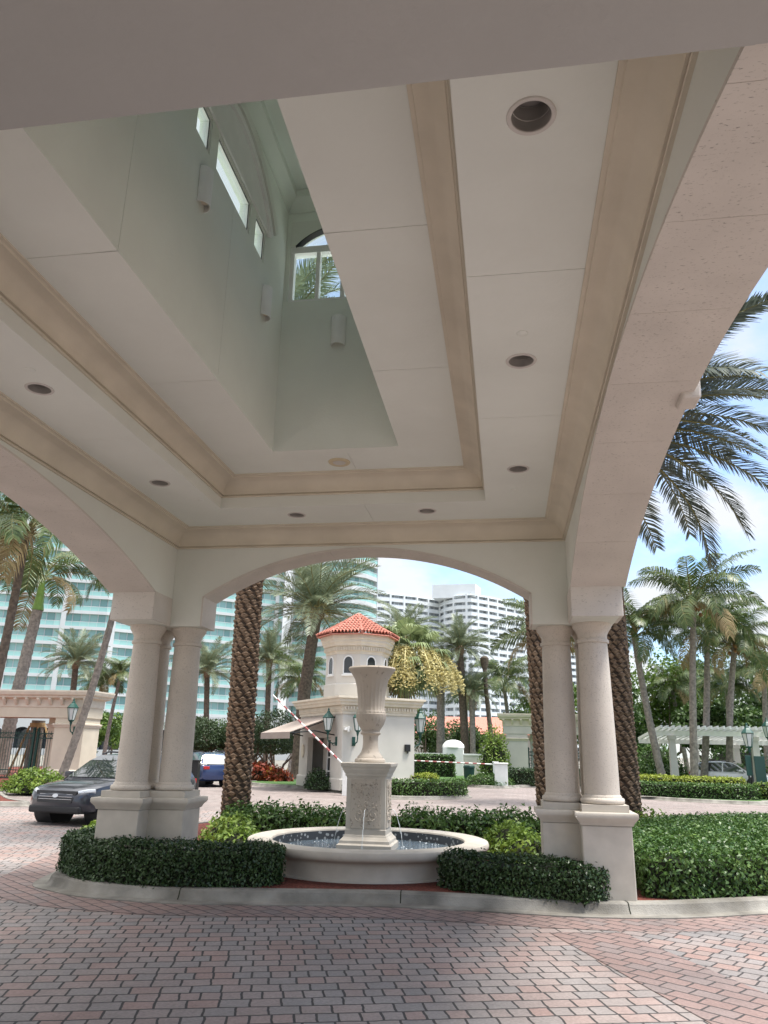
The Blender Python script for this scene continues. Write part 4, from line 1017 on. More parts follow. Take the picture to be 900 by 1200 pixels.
def flower_stalks(seed,n=24):
    """arching branched sprays of small yellow flowers"""
    rng=np.random.default_rng(seed); parts=[]
    for i in range(n):
        az=i*2*PI/n+rng.normal(0,.2); Ln=rng.uniform(0.8,1.05); t=np.linspace(0,1,60)
        x=Ln*(0.15+0.85*t)*0.95; z=0.22+0.78*t-1.45*t*t
        m_=800; tt=rng.uniform(0.35,1,m_)**0.8; xx=np.interp(tt,t,x); zz_=np.interp(tt,t,z)-rng.uniform(0,0.34,m_)*(tt)
        yy=rng.normal(0,0.04,m_)*(0.5+tt)
        Pp=np.stack([xx+rng.normal(0,.02,m_),yy,zz_],1); V,F=leaf_arrays(Pp,np.tile([0,0,1.0],(m_,1)),0.052,rng,0.6,1.5)
        parts.append((rotz(V,az),F,0))
        RV=[];RF=[]
        for k in range(0,60,6): RV+=[(x[k],0.01,z[k]),(x[k],-0.01,z[k])]
        for k in range(9): RF.append((k*2,k*2+1,k*2+3,k*2+2))
        parts.append((rotz(np.array(RV),az),np.array(RF),0))
    V,F,Mi=join_np(parts); return np_mesh('flower_stalk',V,F,[P['flower']],Mi)
FLOW=flower_stalks(2)
def curve_pts(a,b,bend,n):
    a=Vector(a);b=Vector(b); m_=(a+b)/2+Vector(bend); return [a*(1-t)**2+m_*2*t*(1-t)+b*t*t for t in [i/n for i in range(n+1)]]
def ring_trunk(pts,r0,r1,flare=1.35,step=0.16,seed=0,m_=None,seg=12):
    rng=random.Random(seed); path=[];rad=[]; n=len(pts)
    d=[0]
    for i in range(1,n): d.append(d[-1]+(pts[i]-pts[i-1]).length)
    k=max(6,int(d[-1]/step))
    for i in range(k+1):
        u=i/k*d[-1]
        for j in range(1,n):
            if u<=d[j]+1e-6: break
        q=(u-d[j-1])/(d[j]-d[j-1]); p=pts[j-1].lerp(pts[j],q); s=u/d[-1]
        r_=r0+(r1-r0)*s; r_*=1+(flare-1)*math.exp(-u/0.35)
        path.append(p); rad.append(r_*(1+0.035*((i%2)*2-1)+rng.uniform(-.02,.02)))
    mb=MB(); mb.tube(path,rad,seg); return mb
def boot_trunk(top,r,h,seed,lean=(0,0),per=9,step=0.092,out=0.034):
    """date palm trunk covered with the stubs of cut leaves"""
    rng=random.Random(seed); mb=MB()
    ax=lambda z: Vector((lean[0]*z/h,lean[1]*z/h,z))
    mb.cur=1; mb.tube([ax(z*h/20) for z in range(21)],[r*(1+0.10*math.exp(-z*h/20/0.6)) for z in range(21)],16)
    mb.cur=0; n=int(h/step)
    for i in range(n):
        z=i*step+0.03; c=ax(z)
        for k in range(per):
            a=(k+0.5*(i%2)+rng.uniform(-.12,.12))*2*PI/per+i*0.13; w_=PI/per*1.06; hh=step*rng.uniform(0.9,1.2); o_=out*rng.uniform(0.7,1.3)
            def pt(an,rad,zz_): return (c.x+math.cos(an)*rad,c.y+math.sin(an)*rad,zz_)
            vs=[pt(a-w_,r*0.99,z+hh*0.5),pt(a,r*0.99,z-hh*0.15),pt(a+w_,r*0.99,z+hh*0.5),pt(a,r*0.97,z+hh*1.2),
                pt(a-w_*0.75,r+o_*0.8,z+hh*0.62),pt(a,r+o_*0.45,z+hh*0.18),pt(a+w_*0.75,r+o_*0.8,z+hh*0.62),pt(a,r+o_,z+hh*0.80)]
            mb.add(vs,[(4,5,6,7),(0,1,5,4),(1,2,6,5),(2,3,7,6),(3,0,4,7)])
    return mb
pal_i=[0]
def palm(name,label,kind,base,top,Lf,r0,r1,bend=(0,0,0),group=None,bark='bark_grey',extra=None,rz=None,squash=1.0,crown=None):
    pal_i[0]+=1; i=pal_i[0]
    t=thing(name,label,'palm tree',base,0,group)
    tp=Vector(top)-Vector(base)
    if kind=='near':
        boot_trunk(tp,r0,tp.z,i,(tp.x,tp.y)).build('trunk',[P['bark_date'],P['bark_gap']],t)
    else:
        ring_trunk(curve_pts((0,0,0),tp,bend,10),r0,r1,seed=i,flare=1.3).build('trunk',P[bark],t,smooth=True,angle=80)
    if kind=='royal':
        ring_trunk(curve_pts(tp,tp+Vector((0.02,0.0,1.75)),(0,0,0),6),r1*1.02,r1*0.5,flare=1.15).build('crownshaft',P['royalgreen'],t,smooth=True,angle=80); tp=tp+Vector((0.02,0,1.7))
    if kind=='fan': me=FAN
    else:
        lst=CROWN[crown or kind]; me=lst[i%len(lst)]
    c=link('crown',me,t); c.location=tp; c.scale=(Lf,Lf,Lf*squash); c.rotation_euler=(0,0,rz if rz is not None else i*1.7)
    if kind in('date','near'):
        mb=MB(); rng=random.Random(i)
        mb.lathe([(r1*1.0,-0.45),(r1*1.35,-0.2),(r1*1.2,0.1),(r1*0.6,0.35)],12,tuple(tp)); mb.build('leaf_base',P['bark_date'],t,smooth=True)
    if extra=='fruit':
        rng=np.random.default_rng(i); parts=[]
        for k in range(9):
            az=k*0.7+rng.uniform(0,.3); n=220; q=rng.uniform(0,1,n); x=0.25+0.5*q*rng.uniform(0.5,1,n); z=0.35+0.5*q-1.3*q*q
            V,F=leaf_arrays(np.stack([x,rng.normal(0,.09,n),z],1),np.tile([0,0,1.0],(n,1)),0.09,rng,0.35,1.5); parts.append((rotz(V,az),F,0))
        V,F,Mi=join_np(parts); o=link('fruit_cluster',np_mesh('fruit_cluster',V,F,[P['flower']],Mi),t); o.location=tp; o.scale=(1.25,1.25,1.25)
    if extra=='nuts':
        mb=MB(); rng=random.Random(i)
        for k in range(11):
            a=rng.uniform(0,6.28); q=rng.uniform(0.16,0.34); 
            mb.lathe([(0.01,-0.13),(0.085,-0.07),(0.105,0.0),(0.08,0.08),(0.01,0.12)],8,(tp.x+q*math.cos(a),tp.y+q*math.sin(a),tp.z-rng.uniform(0.0,0.42)))
        for k in range(9):
            a=rng.uniform(0,6.28); mb.tube([(tp.x,tp.y,tp.z-0.3),(tp.x+0.22*math.cos(a),tp.y+0.22*math.sin(a),tp.z+0.05)],[0.09,0.05],6)
        mb.build('coconut_cluster',P['coconut'],t,smooth=True)
    if extra=='flowers':
        o=link('flower_stalk',FLOW,t); o.location=tp+Vector((0,0,0.1)); o.scale=(2.75,2.75,2.0)
    return t
G1='tall date palms on the portico island'
palm('date_palm','thick date palm trunk with scalloped leaf stubs, in the left half of the front arch','near',(-4.88,14.2,0.1),(-5.0,14.3,9.9),2.75,0.24,0.235,group=G1,rz=0.4,crown='date')
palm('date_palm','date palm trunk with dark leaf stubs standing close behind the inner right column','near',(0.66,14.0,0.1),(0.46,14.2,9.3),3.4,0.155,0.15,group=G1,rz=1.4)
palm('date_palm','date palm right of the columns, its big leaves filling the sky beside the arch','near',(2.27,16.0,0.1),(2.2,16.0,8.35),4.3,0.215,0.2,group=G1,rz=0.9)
G2='palms beyond the road'
palm('date_palm','large date palm with yellow fruit stalks rising behind the tiled turret','date',(-11.2,42.2,0),(-10.45,42,9.1),4.6,0.36,0.33,(-0.3,0,0),G2,'bark_brown','fruit')
palm('fan_palm','fan palm with a skirt of yellow flower sprays, right of the guard house','fan',(-4.25,36.0,0.1),(-4.5,36,5.6),2.55,0.18,0.14,(-0.15,0,0),G2,'bark_grey','flowers')
palm('date_palm','date palm with a grey green crown just left of and behind the flowering fan palm','date',(-8.2,60,0),(-7.75,60,10.2),3.1,0.3,0.28,(0,0,0),G2,'bark_brown')
palm('date_palm','date palm with a grey green crown just right of and behind the flowering fan palm','date',(-3.0,60.5,0),(-3.4,60,9.3),3.1,0.3,0.28,(0,0,0),G2,'bark_brown')
palm('date_palm','small date palm left of the thick foreground trunk, before the glass tower','date',(-24.1,62,0),(-24.65,62,7.6),3.4,0.24,0.22,(0,0,0),G2,'bark_brown')
palm('date_palm','small date palm between the thick foreground trunk and the guard house awning','date',(-19.1,62,0),(-19.3,62,8.5),3.6,0.24,0.22,(0,0,0),G2,'bark_brown')
palm('coconut_palm','green coconut palm low behind the red and white barrier arm','coco',(-16.0,58,0),(-15.5,58,6.6),3.0,0.17,0.13,(0.2,0,0),G2)
palm('coconut_palm','tall brown coconut palm at the left edge, crown under the left arch','coco',(-17.3,24,0.1),(-16.8,24,8.75),3.9,0.17,0.13,(0.25,0,0),G2,'bark_brown',None,0.3)
palm('royal_palm','pale grey royal palm with green crownshaft behind the left gateway','royal',(-25.9,38,0),(-25.15,38,8.6),4.1,0.36,0.27,(-0.1,0,0),G2)
palm('coconut_palm','slender coconut palm leaning right across the left gateway','coco',(-17.75,30,0.1),(-16.15,30,8.6),2.2,0.17,0.12,(0.35,0,-0.25),G2)
palm('date_palm','small date palm above the roof of the left gateway','date',(-32.2,55,0),(-32.5,55,7.6),3.0,0.25,0.22,(0,0,0),G2,'bark_brown')
palm('coconut_palm','yellowing coconut palm left of the left columns, farther of two','coco',(-33.2,60,0),(-32.95,60,6.4),2.7,0.16,0.12,(0.2,0,0),G2)
palm('coconut_palm','yellowing coconut palm left of the left columns, nearer of two','coco',(-30.9,58,0),(-30.3,58,6.9),2.5,0.16,0.12,(-0.2,0,0),G2)
t=thing('palm_trunk','dead headless palm trunk standing dark against the white tower','palm tree',(-1.0,60,0),0,G2)
ring_trunk([Vector((0,0,0)),Vector((-0.15,0,3)),Vector((-0.45,0,6.5)),Vector((-0.5,0,7.8))],0.2,0.15).build('trunk',P['bark_brown'],t,smooth=True,angle=80)
mb=MB(); mb.lathe([(0.15,0),(0.3,0.5),(0.33,0.9),(0.2,1.05),(0.02,1.0)],10,(-0.5,0,7.7)); mb.build('stub',P['bark_brown'],t,smooth=True)
palm('date_palm','thin date palm with an orange trunk top, left of the dead trunk','date',(-2.5,60,0),(-2.5,60,6.0),2.4,0.2,0.22,(0,0,0),G2,'bark_grey')
palm('date_palm','stout palm trunk in the hedge gap right of the fan palm','date',(-5.0,61,0),(-4.95,61,7.4),2.6,0.33,0.3,(0,0,0),G2,'bark_grey')
palm('coconut_palm','coconut palm above the right gateway, before the white tower','coco',(0.7,75,0),(-0.1,75,7.9),4.2,0.2,0.16,(0,0,0),G2)
palm('coconut_palm','slim coconut palm far behind the low white wall','coco',(-3.6,75,0),(-3.75,75,7.2),3.0,0.18,0.14,(0,0,0),G2)
palm('coconut_palm','dark drooping coconut palm half hidden by the inner right column','coco',(1.9,28,0.1),(1.75,28,5.5),2.5,0.17,0.13,(0.1,0,0),G2)
G3='coconut palms on the right hand lawn'
palm('coconut_palm','most prominent coconut palm on the right, ragged crown bending left over a pale straight trunk','coco',(8.95,41,0.1),(9.75,41,9.0),4.0,0.2,0.14,(-0.15,0,0),G3,'bark_grey','nuts',0.2)
palm('coconut_palm','coconut palm close right of the most prominent one, its grey trunk curving','coco',(10.5,46,0.1),(11.5,46,8.3),3.3,0.2,0.15,(0.15,0,0),G3,'bark_grey')
palm('coconut_palm','coconut palm with orange husks beside the pergola, near the right edge','coco',(11.85,46,0.1),(12.95,46,7.7),3.5,0.19,0.15,(-0.25,0,0),G3,'bark_grey','nuts')
palm('coconut_palm','pale coconut palm leaning left next to the right date palm trunk','coco',(7.75,42,0.1),(6.86,42,7.6),3.2,0.2,0.15,(-0.2,0,0),G3,'bark_grey')
palm('coconut_palm','short coconut palm among dark trees left of the pergola','coco',(14.9,70,0),(14.2,70,7.2),3.4,0.2,0.16,(0,0,0),G3,'bark_grey')
palm('coconut_palm','coconut palm behind the pergola at the right edge','coco',(16.5,55,0),(17.1,55,7.0),3.6,0.2,0.16,(0,0,0),G3,'bark_grey')
palm('coconut_palm','small coconut palm seen between the two curving trunks before the pergola','coco',(15.1,58,0),(15.5,58,6.3),2.8,0.2,0.16,(0,0,0),G3,'bark_grey')

# ------------------------------------------------------------------ broadleaf trees
def broad_tree(name,label,x,y,h,rx,ry,seed,m_,leaf=0.3,n=5200,trunk_h=2.2,group=None,dome=False,stems=3,tr=0.18):
    rng=np.random.default_rng(seed); rn=random.Random(seed)
    t=thing(name,label,'tree',(x,y,0),0,group); mb=MB()
    for s in range(stems):
        a=s*2*PI/stems+rn.uniform(0,1); bx=0.25*math.cos(a); by=0.25*math.sin(a)
        p=[Vector((bx,by,0)),Vector((bx*2.2,by*2.2,trunk_h*0.55)),Vector((bx*2.2+rx*0.3*math.cos(a),by*2.2+ry*0.3*math.sin(a),trunk_h)),Vector((rx*0.55*math.cos(a),ry*0.55*math.sin(a),trunk_h+(h-trunk_h)*0.5))]
        mb.tube(p,[tr,tr*0.8,tr*0.6,tr*0.25],8)
        for b in range(3):
            a2=a+rn.uniform(-1,1); q=p[1+b%2]; mb.tube([q,q+Vector((rx*0.35*math.cos(a2),ry*0.35*math.sin(a2),(h-trunk_h)*0.3))],[tr*0.45,tr*0.15],6)
    mb.build('trunk',P['bark_brown'],t,smooth=True,angle=60)
    parts=[]; 
    if dome:
        u=rng.normal(0,1,(n,3)); u/=np.linalg.norm(u,axis=1)[:,None]; r_=rng.uniform(0.55,1.02,n)**0.5
        c=u*r_[:,None]; c[:,2]=np.where(c[:,2]<0,c[:,2]*0.45,c[:,2])
        hh=(h-trunk_h)/1.4
        r_l=1+0.07*lump(u[:,0]*2+seed,u[:,1]*2+u[:,2]*3)
        Pp=c*r_l[:,None]*np.array([rx,ry,hh])+np.array([0,0,trunk_h+0.42*hh]); V,F=leaf_arrays(Pp,u,leaf,rng,0.6,1.0); parts.append((V,F,0))
    else:
        k=26; hh=(h-trunk_h)/2
        for i in range(k):
            d=rng.normal(0,1,3); d/=np.linalg.norm(d); q=rng.uniform(0.3,0.85)
            c=d*q*np.array([rx,ry,hh])+np.array([0,0,trunk_h+hh]); s=rng.uniform(0.22,0.40)
            m2=n//k; u=rng.normal(0,1,(m2,3)); u/=np.linalg.norm(u,axis=1)[:,None]; rad=rng.uniform(0.35,1.08,m2)**0.6
            Pp=c+u*rad[:,None]*s*np.array([rx,ry,hh*1.1]); V,F=leaf_arrays(Pp,u+np.array([0,0,0.5]),leaf,rng,0.55,0.9); parts.append((V,F,0))
    V,F,Mi=join_np(parts); link('crown',np_mesh('crown',V,F,[m_],Mi),t)
    return t
G4='broadleaf trees behind the right hand lawn'
for i,(x,y,h,rx,m_,l_) in enumerate(((13.0,72,11.2,5.0,'tree_light','tall light green tree behind the leaning left coconut palm'),(19,78,12.2,5.5,'tree_leaf','dense dark tree behind the most prominent coconut palm'),
     (26.5,80,11.0,5.5,'tree_leaf','dense dark tree behind the pergola near the right edge'),(9.2,66,7.2,3.6,'tree_leaf','dark tree low behind the right date palm trunk'),(22,70,8.2,4.6,'tree_leaf','lower dark tree straight behind the pergola roof'),
     (15.5,62,6.0,3.4,'tree_leaf','bushy dark tree at the left end of the pergola'),(33,86,11.5,6,'tree_leaf','dark tree at the right edge of the view'),(5.6,78,8.8,4.2,'tree_light','light green tree above the right gateway beside the inner right column'),(3.0,92,7.5,4.0,'tree_leaf','dark tree behind the right gateway'))):
    broad_tree('broadleaf_tree',l_,x,y,h,rx,rx*0.8,60+i,P[m_],0.34,6500,h*0.18,G4)
G5='clipped round trees beside the guard house'
for i,(x,y,h,rx,l_) in enumerate(((-13.7,46.3,3.9,2.1,'clipped round dark tree nearest the guard house awning'),(-16.2,47.5,3.45,1.5,'clipped round dark tree just right of the thick foreground trunk'),(-18.9,46.5,3.45,1.7,'clipped round dark tree between the left columns and the thick foreground trunk'))):
    broad_tree('clipped_tree',l_,x,y,h,rx,rx,80+i,P['topiary'],0.12,9000,1.35,G5,True,4,0.09)
G6='dark trees far behind the low white wall'
for i,(x,y,h,rx,l_) in enumerate(((-8.6,82,6.4,3.2,'dark leafy tree behind the right end of the guard house'),(-4.4,84,5.2,3.0,'dark leafy tree behind the low white wall'),(-42,86,6,4,'dark tree before the arcade of the glass tower, far left'),(-34.5,90,5.2,3.2,'dark tree before the arcade of the glass tower, left of the columns'),(-27,84,4.6,3.4,'low dark tree behind the blue car'),(-39,72,5,2.6,'light green tree behind the left gateway roof'))):
    broad_tree('broadleaf_tree',l_,x,y,h,rx,rx*0.8,90+i,P['tree_light'] if i==5 else P['tree_leaf'],0.3,4000,h*0.15,G6)
# shrubs and hedges beyond the road
shrub('croton_bed','red and yellow croton bed beside the guard house door','shrub bed',-12.6,38.7,0.1,2.0,0.6,0.85,0.24,2600,P['croton'],120,aspect=0.4)
shrub('croton_bed','red and yellow croton bed partly behind the thick foreground trunk','shrub bed',-15.6,39.6,0.1,1.5,0.6,0.75,0.24,1800,P['croton'],121,aspect=0.4)
hedge('box_hedge','curved box hedge at the front of the round lawn below the fan palm','hedge',strip([(-4.5,29.2),(-3.6,28.9),(-2.5,29.3),(-1.9,30.3),(-2.0,31.4)],0.35),0.1,0.52,0.09,330,P['hedge'],122,0.02,smooth=0)
hedge('box_hedge','yellow green low hedge inside the round lawn below the fan palm','hedge',strip([(-4.9,33.6),(-3.9,33.4),(-3.1,33.5)],0.4),0.1,0.62,0.1,300,P['hedge_yellow'],123,0.05,smooth=0)
shrub('cycad','spiky dark green cycad beside the fan palm trunk','plant',-5.2,36.3,0.1,0.75,0.6,0.85,0.42,260,P['hedge'],124,aspect=0.18)
shrub('box_hedge','round clipped bush under the guard house door','hedge',-7.6,32.1,0.1,0.62,0.5,0.72,0.09,1500,P['hedge_dark'],125)
shrub('box_hedge','small round clipped bush at the guard house corner behind the urn pedestal','hedge',-6.0,31.0,0.1,0.4,0.4,0.6,0.09,800,P['hedge_dark'],126)
shrub('box_hedge','low mounded clipped hedge in front of the green bin','hedge',-0.95,40.6,0.1,1.25,0.8,0.55,0.1,2200,P['hedge'],127)
hedge('box_hedge','square dark hedge in front of the right gateway','hedge',[(0.1,41.5),(4.2,41.8),(4.2,42.9),(0.1,42.7)],0.1,0.78,0.1,260,P['hedge_dark'],128,0.02,smooth=0)
shrub('clipped_tree','bright green upright clipped bush against the left pier of the right gateway','shrub',-0.75,49.2,0.0,1.05,0.9,3.1,0.16,2600,P['hedge_light'],129)
hedge('box_hedge','long clipped hedge behind the red and white barrier','hedge',[(-8.6,52),(-3.4,52),(-3.4,53),(-8.6,53)],0.0,1.45,0.12,160,P['hedge'],130,0.03,smooth=0)
hedge('box_hedge','yellow green upper tier of the hedge under the right hand coconut palms','hedge',strip([(5.2,35.3),(6.8,34.9),(8.4,34.7),(9.3,35.0)],0.5),0.1,0.72,0.1,300,P['hedge_yellow'],131,0.03,smooth=0)
hedge('box_hedge','green lower tier of the hedge along the right hand kerb','hedge',strip([(5.0,34.1),(6.2,33.6),(7.6,33.2),(8.8,33.1),(9.3,33.5)],0.48),0.1,0.5,0.09,330,P['hedge'],132,0.03,smooth=0)
hedge('box_hedge','short green hedge at the right edge by the lamp post','hedge',strip([(9.9,33.7),(11.5,33.8),(13.5,34.0)],0.45),0.1,0.6,0.09,260,P['hedge_light'],133,0.04,smooth=0)
shrub('shrub','yellow green shrub mound at the foot of the leaning palm by the left gate','shrub',-15.6,24.9,0.1,1.05,0.9,0.72,0.12,2200,P['hedge_light'],134)
shrub('shrub','low dark hedge mound behind the grey car near the left gate pier','shrub',-16.6,32.6,0.1,1.7,0.6,0.6,0.12,1800,P['hedge_dark'],135)
for i,(x,y,rx,h,l_) in enumerate(((6.6,45.5,1.5,1.6,'dark broad leaved plant under the leaning left coconut palm'),(8.7,47.5,1.6,1.5,'dark broad leaved plant left of the parked silver cars'),(10.3,58.5,2.0,2.6,'large dark shrub behind the left end of the pergola'),(6.0,50,1.6,2.9,'bright leafy shrub right of the right date palm trunk'),(15,56,3.0,2.6,'dark hedge mass behind the pergola posts'))):
    shrub('shrub',l_,'shrub',x,y,0.0,rx,rx*0.8,h,0.26,1800,P['hedge'] if i!=3 else P['hedge_light'],140+i,'shrubs on the right hand lawn',aspect=0.3)

# ------------------------------------------------------------------ guard house
BA=R(35.4)
bo=thing('guard_house','small cream guard house with tiled octagonal turret, brown awning and dentil cornice','building',(-6.5,31.2,0),BA)
BX,BYL=3.30,4.75; BH=3.05
# walls with door recess in the left (x=0) face
mb=MB()
mb.box(0,0,0.1,0.25,1.15,BH); mb.box(0,1.15,2.12,0.25,3.75,BH); mb.box(0,3.75,0.1,0.25,BYL,BH)
mb.box(0.25,0,0.1,BX,0.25,BH); mb.box(BX-0.25,0.25,0.1,BX,BYL,BH); mb.box(0.25,BYL-0.25,0.1,BX-0.25,BYL,BH)
mb.box(0.75,1.15,0.1,0.9,3.75,2.12); mb.box(0.25,1.0,2.1,0.9,3.9,2.14)
wallb=mb.build('wall',P['whitewall'],bo)
mb=MB(); mb.frame_sweep([(0,0.1),(-0.06,0.1),(-0.06,0.5),(-0.03,0.54),(0,0.54)],0,3.76,BX,BYL); mb.frame_sweep([(0,0.1),(-0.06,0.1),(-0.06,0.5),(-0.03,0.54),(0,0.54)],0.001,0,BX,1.14); mb.build('plinth',P['whitewall'],bo)
mb=MB(); x=0.55
for (a,b) in ((1.16,1.24),(1.95,2.02),(2.76,2.84)): mb.box(x,a,0.12,x+0.07,b,2.08)
for z in (0.12,0.72,1.28,2.02): mb.box(x+0.003,1.24,z,x+0.067,2.76,z+0.06)
dr=mb.build('door',P['white'],bo)
mb=MB()
for (a,b) in ((1.24,1.95),(2.02,2.76)):
    for (c,d) in ((0.18,0.72),(0.78,1.28),(1.34,2.02)): mb.box(x+0.03,a,c,x+0.036,b,d)
mb.build('pane',P['darkglass'],dr)
# cornice with dentils
def cornice(mb,x0,y0,x1,y1,z,h,pr):
    mb.frame_sweep([(0,z),(-0.05,z),(-0.05,z+h*0.14),(-0.08,z+h*0.16),(-0.08,z+h*0.45),(-pr*0.55,z+h*0.50),(-pr*0.62,z+h*0.62),(-pr*0.78,z+h*0.70),(-pr*0.78,z+h*0.82),(-pr,z+h*0.88),(-pr,z+h),(0.3,z+h)],x0,y0,x1,y1)
mb=MB(); cornice(mb,0,0,BX,BYL,BH-0.02,0.69,0.36); mb.box(0.1,0.1,3.5,BX-0.1,BYL-0.1,3.68)
co_=mb.build('cornice',P['creamtrim'],bo)
mb=MB(); s=0.13; zc_=BH+0.15
for i in range(int(BX/s)): mb.box(i*s+0.01,-0.135,zc_,i*s+0.08,-0.075,zc_+0.13)
for i in range(int(BYL/s)): mb.box(-0.135,i*s+0.01,zc_,-0.075,i*s+0.08,zc_+0.13)
d_=mb.build('dentils',P['creamtrim'],co_); d_['kind']='stuff'
# turret
TCx,TCy=1.42,1.85       # local centre
TS=Matrix.Diagonal((0.87,0.87,1,1)); tur=MB(); tur.T=Matrix.Translation((TCx,TCy,0))@Matrix.Rotation(R(22.5+3),4,'Z')@TS
def octo(mb,prof): mb.lathe(prof,8)
ra=1.0/math.cos(R(22.5))
octo(tur,[(1.52*ra,3.6),(1.52*ra,4.28),(1.46*ra,4.32),(1.46*ra,5.62)])
tu=tur.build('turret',P['whitewall'],bo)
tc_=MB(); tc_.T=tur.T; octo(tc_,[(1.45*ra,5.55),(1.49*ra,5.56),(1.49*ra,5.66),(1.53*ra,5.68),(1.53*ra,5.86),(1.62*ra,5.90),(1.64*ra,5.98),(1.70*ra,6.05),(1.70*ra,6.14),(1.76*ra,6.18),(1.76*ra,6.34),(0.5,6.36)])
tcc=tc_.build('cornice',P['creamtrim'],tu)
mb=MB(); mb.T=tur.T
for k in range(8):
    a0=k*PI/4;a1=a0+PI/4; q=1.555*ra; p0=Vector((q*math.cos(a0),q*math.sin(a0),0)); p1=Vector((q*math.cos(a1),q*math.sin(a1),0)); n=10; tv=(p1-p0)/n; nn_=Vector((math.cos(a0+PI/8),math.sin(a0+PI/8),0))*0.05
    for i in range(n):
        A=p0+tv*(i+0.15);B=p0+tv*(i+0.7); mb.add([(A.x,A.y,5.70),(B.x,B.y,5.70),(B.x,B.y,5.84),(A.x,A.y,5.84),(A.x+nn_.x,A.y+nn_.y,5.70),(B.x+nn_.x,B.y+nn_.y,5.70),(B.x+nn_.x,B.y+nn_.y,5.84),(A.x+nn_.x,A.y+nn_.y,5.84)],[(0,1,2,3),(4,7,6,5),(0,4,5,1),(1,5,6,2),(2,6,7,3),(3,7,4,0)])
d_=mb.build('dentils',P['creamtrim'],tcc); d_['kind']='stuff'
for k in range(8):
    a=k*PI/4+PI/8; mb=MB(); mb.T=tur.T@Matrix.Rotation(a,4,'Z')
    w2=0.24; pts=[(-w2,4.72),(w2,4.72),(w2,5.22)]+[(w2*math.cos(t),5.22+w2*math.sin(t)) for t in [PI*i/10 for i in range(1,10)]]+[(-w2,5.22)]
    n=len(pts); r0=1.463
    mb.add([(r0,y,z) for y,z in pts]+[(r0+0.006,y,z) for y,z in pts],[tuple(range(n-1,-1,-1)),tuple(range(n,2*n))]+[(i,(i+1)%n,n+(i+1)%n,n+i) for i in range(n)])
    wi=mb.build('window',P['darkglass'],tu)
    m2=MB(); m2.T=mb.T; m2.tube([(r0+0.012,y,z) for y,z in pts]+[(r0+0.012,pts[0][0],pts[0][1])],0.03,6); m2.box(r0-0.01,-w2-0.07,4.63,r0+0.07,w2+0.07,4.70); m2.build('frame',P['white'],wi)
# barrel tile roof: corrugated on each of the eight slopes
mb=MB(); mb.T=Matrix.Translation((TCx,TCy,0))@Matrix.Rotation(R(3),4,'Z')@TS
RE=1.98; ZE,ZA=6.36,7.40
for k in range(8):
    a=k*PI/4; ax=Vector((math.cos(a),math.sin(a),0)); ay=Vector((-math.sin(a),math.cos(a),0)); half=RE*math.tan(PI/8); nc=9; rows=9; sub=5
    cols=nc*sub; V_=[];F_=[]
    for r_ in range(rows):
        u0=r_/rows;u1=(r_+1)/rows
        for (u,lift) in ((u0,0.055),(u1,0.02)):
            for c in range(cols+1):
                y=-half+2*half*c/cols; ph=(c/sub)%1.0; bump_=0.12*abs(math.sin(PI*ph))**0.8
                d=RE*(1-u); lim=max(0.0,d*math.tan(PI/8)); yy=max(-lim,min(lim,y))
                p=ax*d+ay*yy; V_.append((p.x,p.y,ZE+(ZA-ZE)*(u-0.10*u*(1-u))+bump_+lift))
        b=r_*2*(cols+1)
        for c in range(cols): F_.append((b+c,b+c+1,b+cols+1+c+1,b+cols+1+c))
    mb.add(V_,F_)
    e0=ax*RE-ay*half;e1=ax*RE+ay*half
mb.build('roof',P['tile'],tu)
mb=MB(); mb.T=Matrix.Translation((TCx,TCy,0))@Matrix.Rotation(R(22.5+3),4,'Z')@TS
for k in range(8):
    a=k*PI/4; mb.tube([(RE*ra*math.cos(a),RE*ra*math.sin(a),ZE+0.07),(RE*0.5*ra*math.cos(a),RE*0.5*ra*math.sin(a),ZE+0.55),(0.03*math.cos(a),0.03*math.sin(a),ZA+0.07)],[0.075,0.07,0.06],8)
mb.lathe([(RE*ra-0.04,ZE+0.02),(RE*ra-0.02,ZE-0.02),(0.4,ZE-0.01)],8)
mb.build('ridge_tiles',P['tile'],tu)
# awning
mb=MB(); n=10; AY0,AY1=0.75,4.45
for i in range(n):
    pass
A0,A1,AZ0,AZ1=-0.02,-1.95,2.98,2.28
mb.add([(A0,AY0,AZ0),(A0,AY1,AZ0),(A1,AY1,AZ1),(A1,AY0,AZ1),(A0,AY0,AZ0-0.02),(A0,AY1,AZ0-0.02),(A1,AY1,AZ1-0.02),(A1,AY0,AZ1-0.02)],[(0,1,2,3),(4,7,6,5),(0,4,5,1),(1,5,6,2),(2,6,7,3),(3,7,4,0)])
mb.box(A1-0.012,AY0,AZ1-0.26,A1,AY1,AZ1)
aw=mb.build('awning',P['awning'],bo)
mb=MB()
for y in (AY0+0.04,AY1-0.04): mb.tube([(0,y,2.2),(-0.9,y,2.35),(A1+0.05,y,AZ1-0.05)],0.025,8); mb.tube([(0,y,2.9),(A1+0.05,y,AZ1-0.05)],0.02,8)
mb.build('awning_arm',P['black'],aw)
mb=MB(); mb.lathe([(0.001,0),(0.16,0),(0.17,0.03),(0.15,0.05),(0.001,0.05)],24); mb.T=None
o=mb.build('wall_medallion',P['mould'],bo,smooth=True); o.rotation_euler=(0,-PI/2,0); o.location=(-0.002,4.28,1.55); o.scale=(1.7,1,1)
mb=MB(); mb.box(0.05,-0.14,2.38,0.35,-0.002,2.5); mb.lathe([(0.05,0),(0.05,0.2)],12,(0.2,-0.16,2.33)); mb.build('camera_box',P['white'],bo)

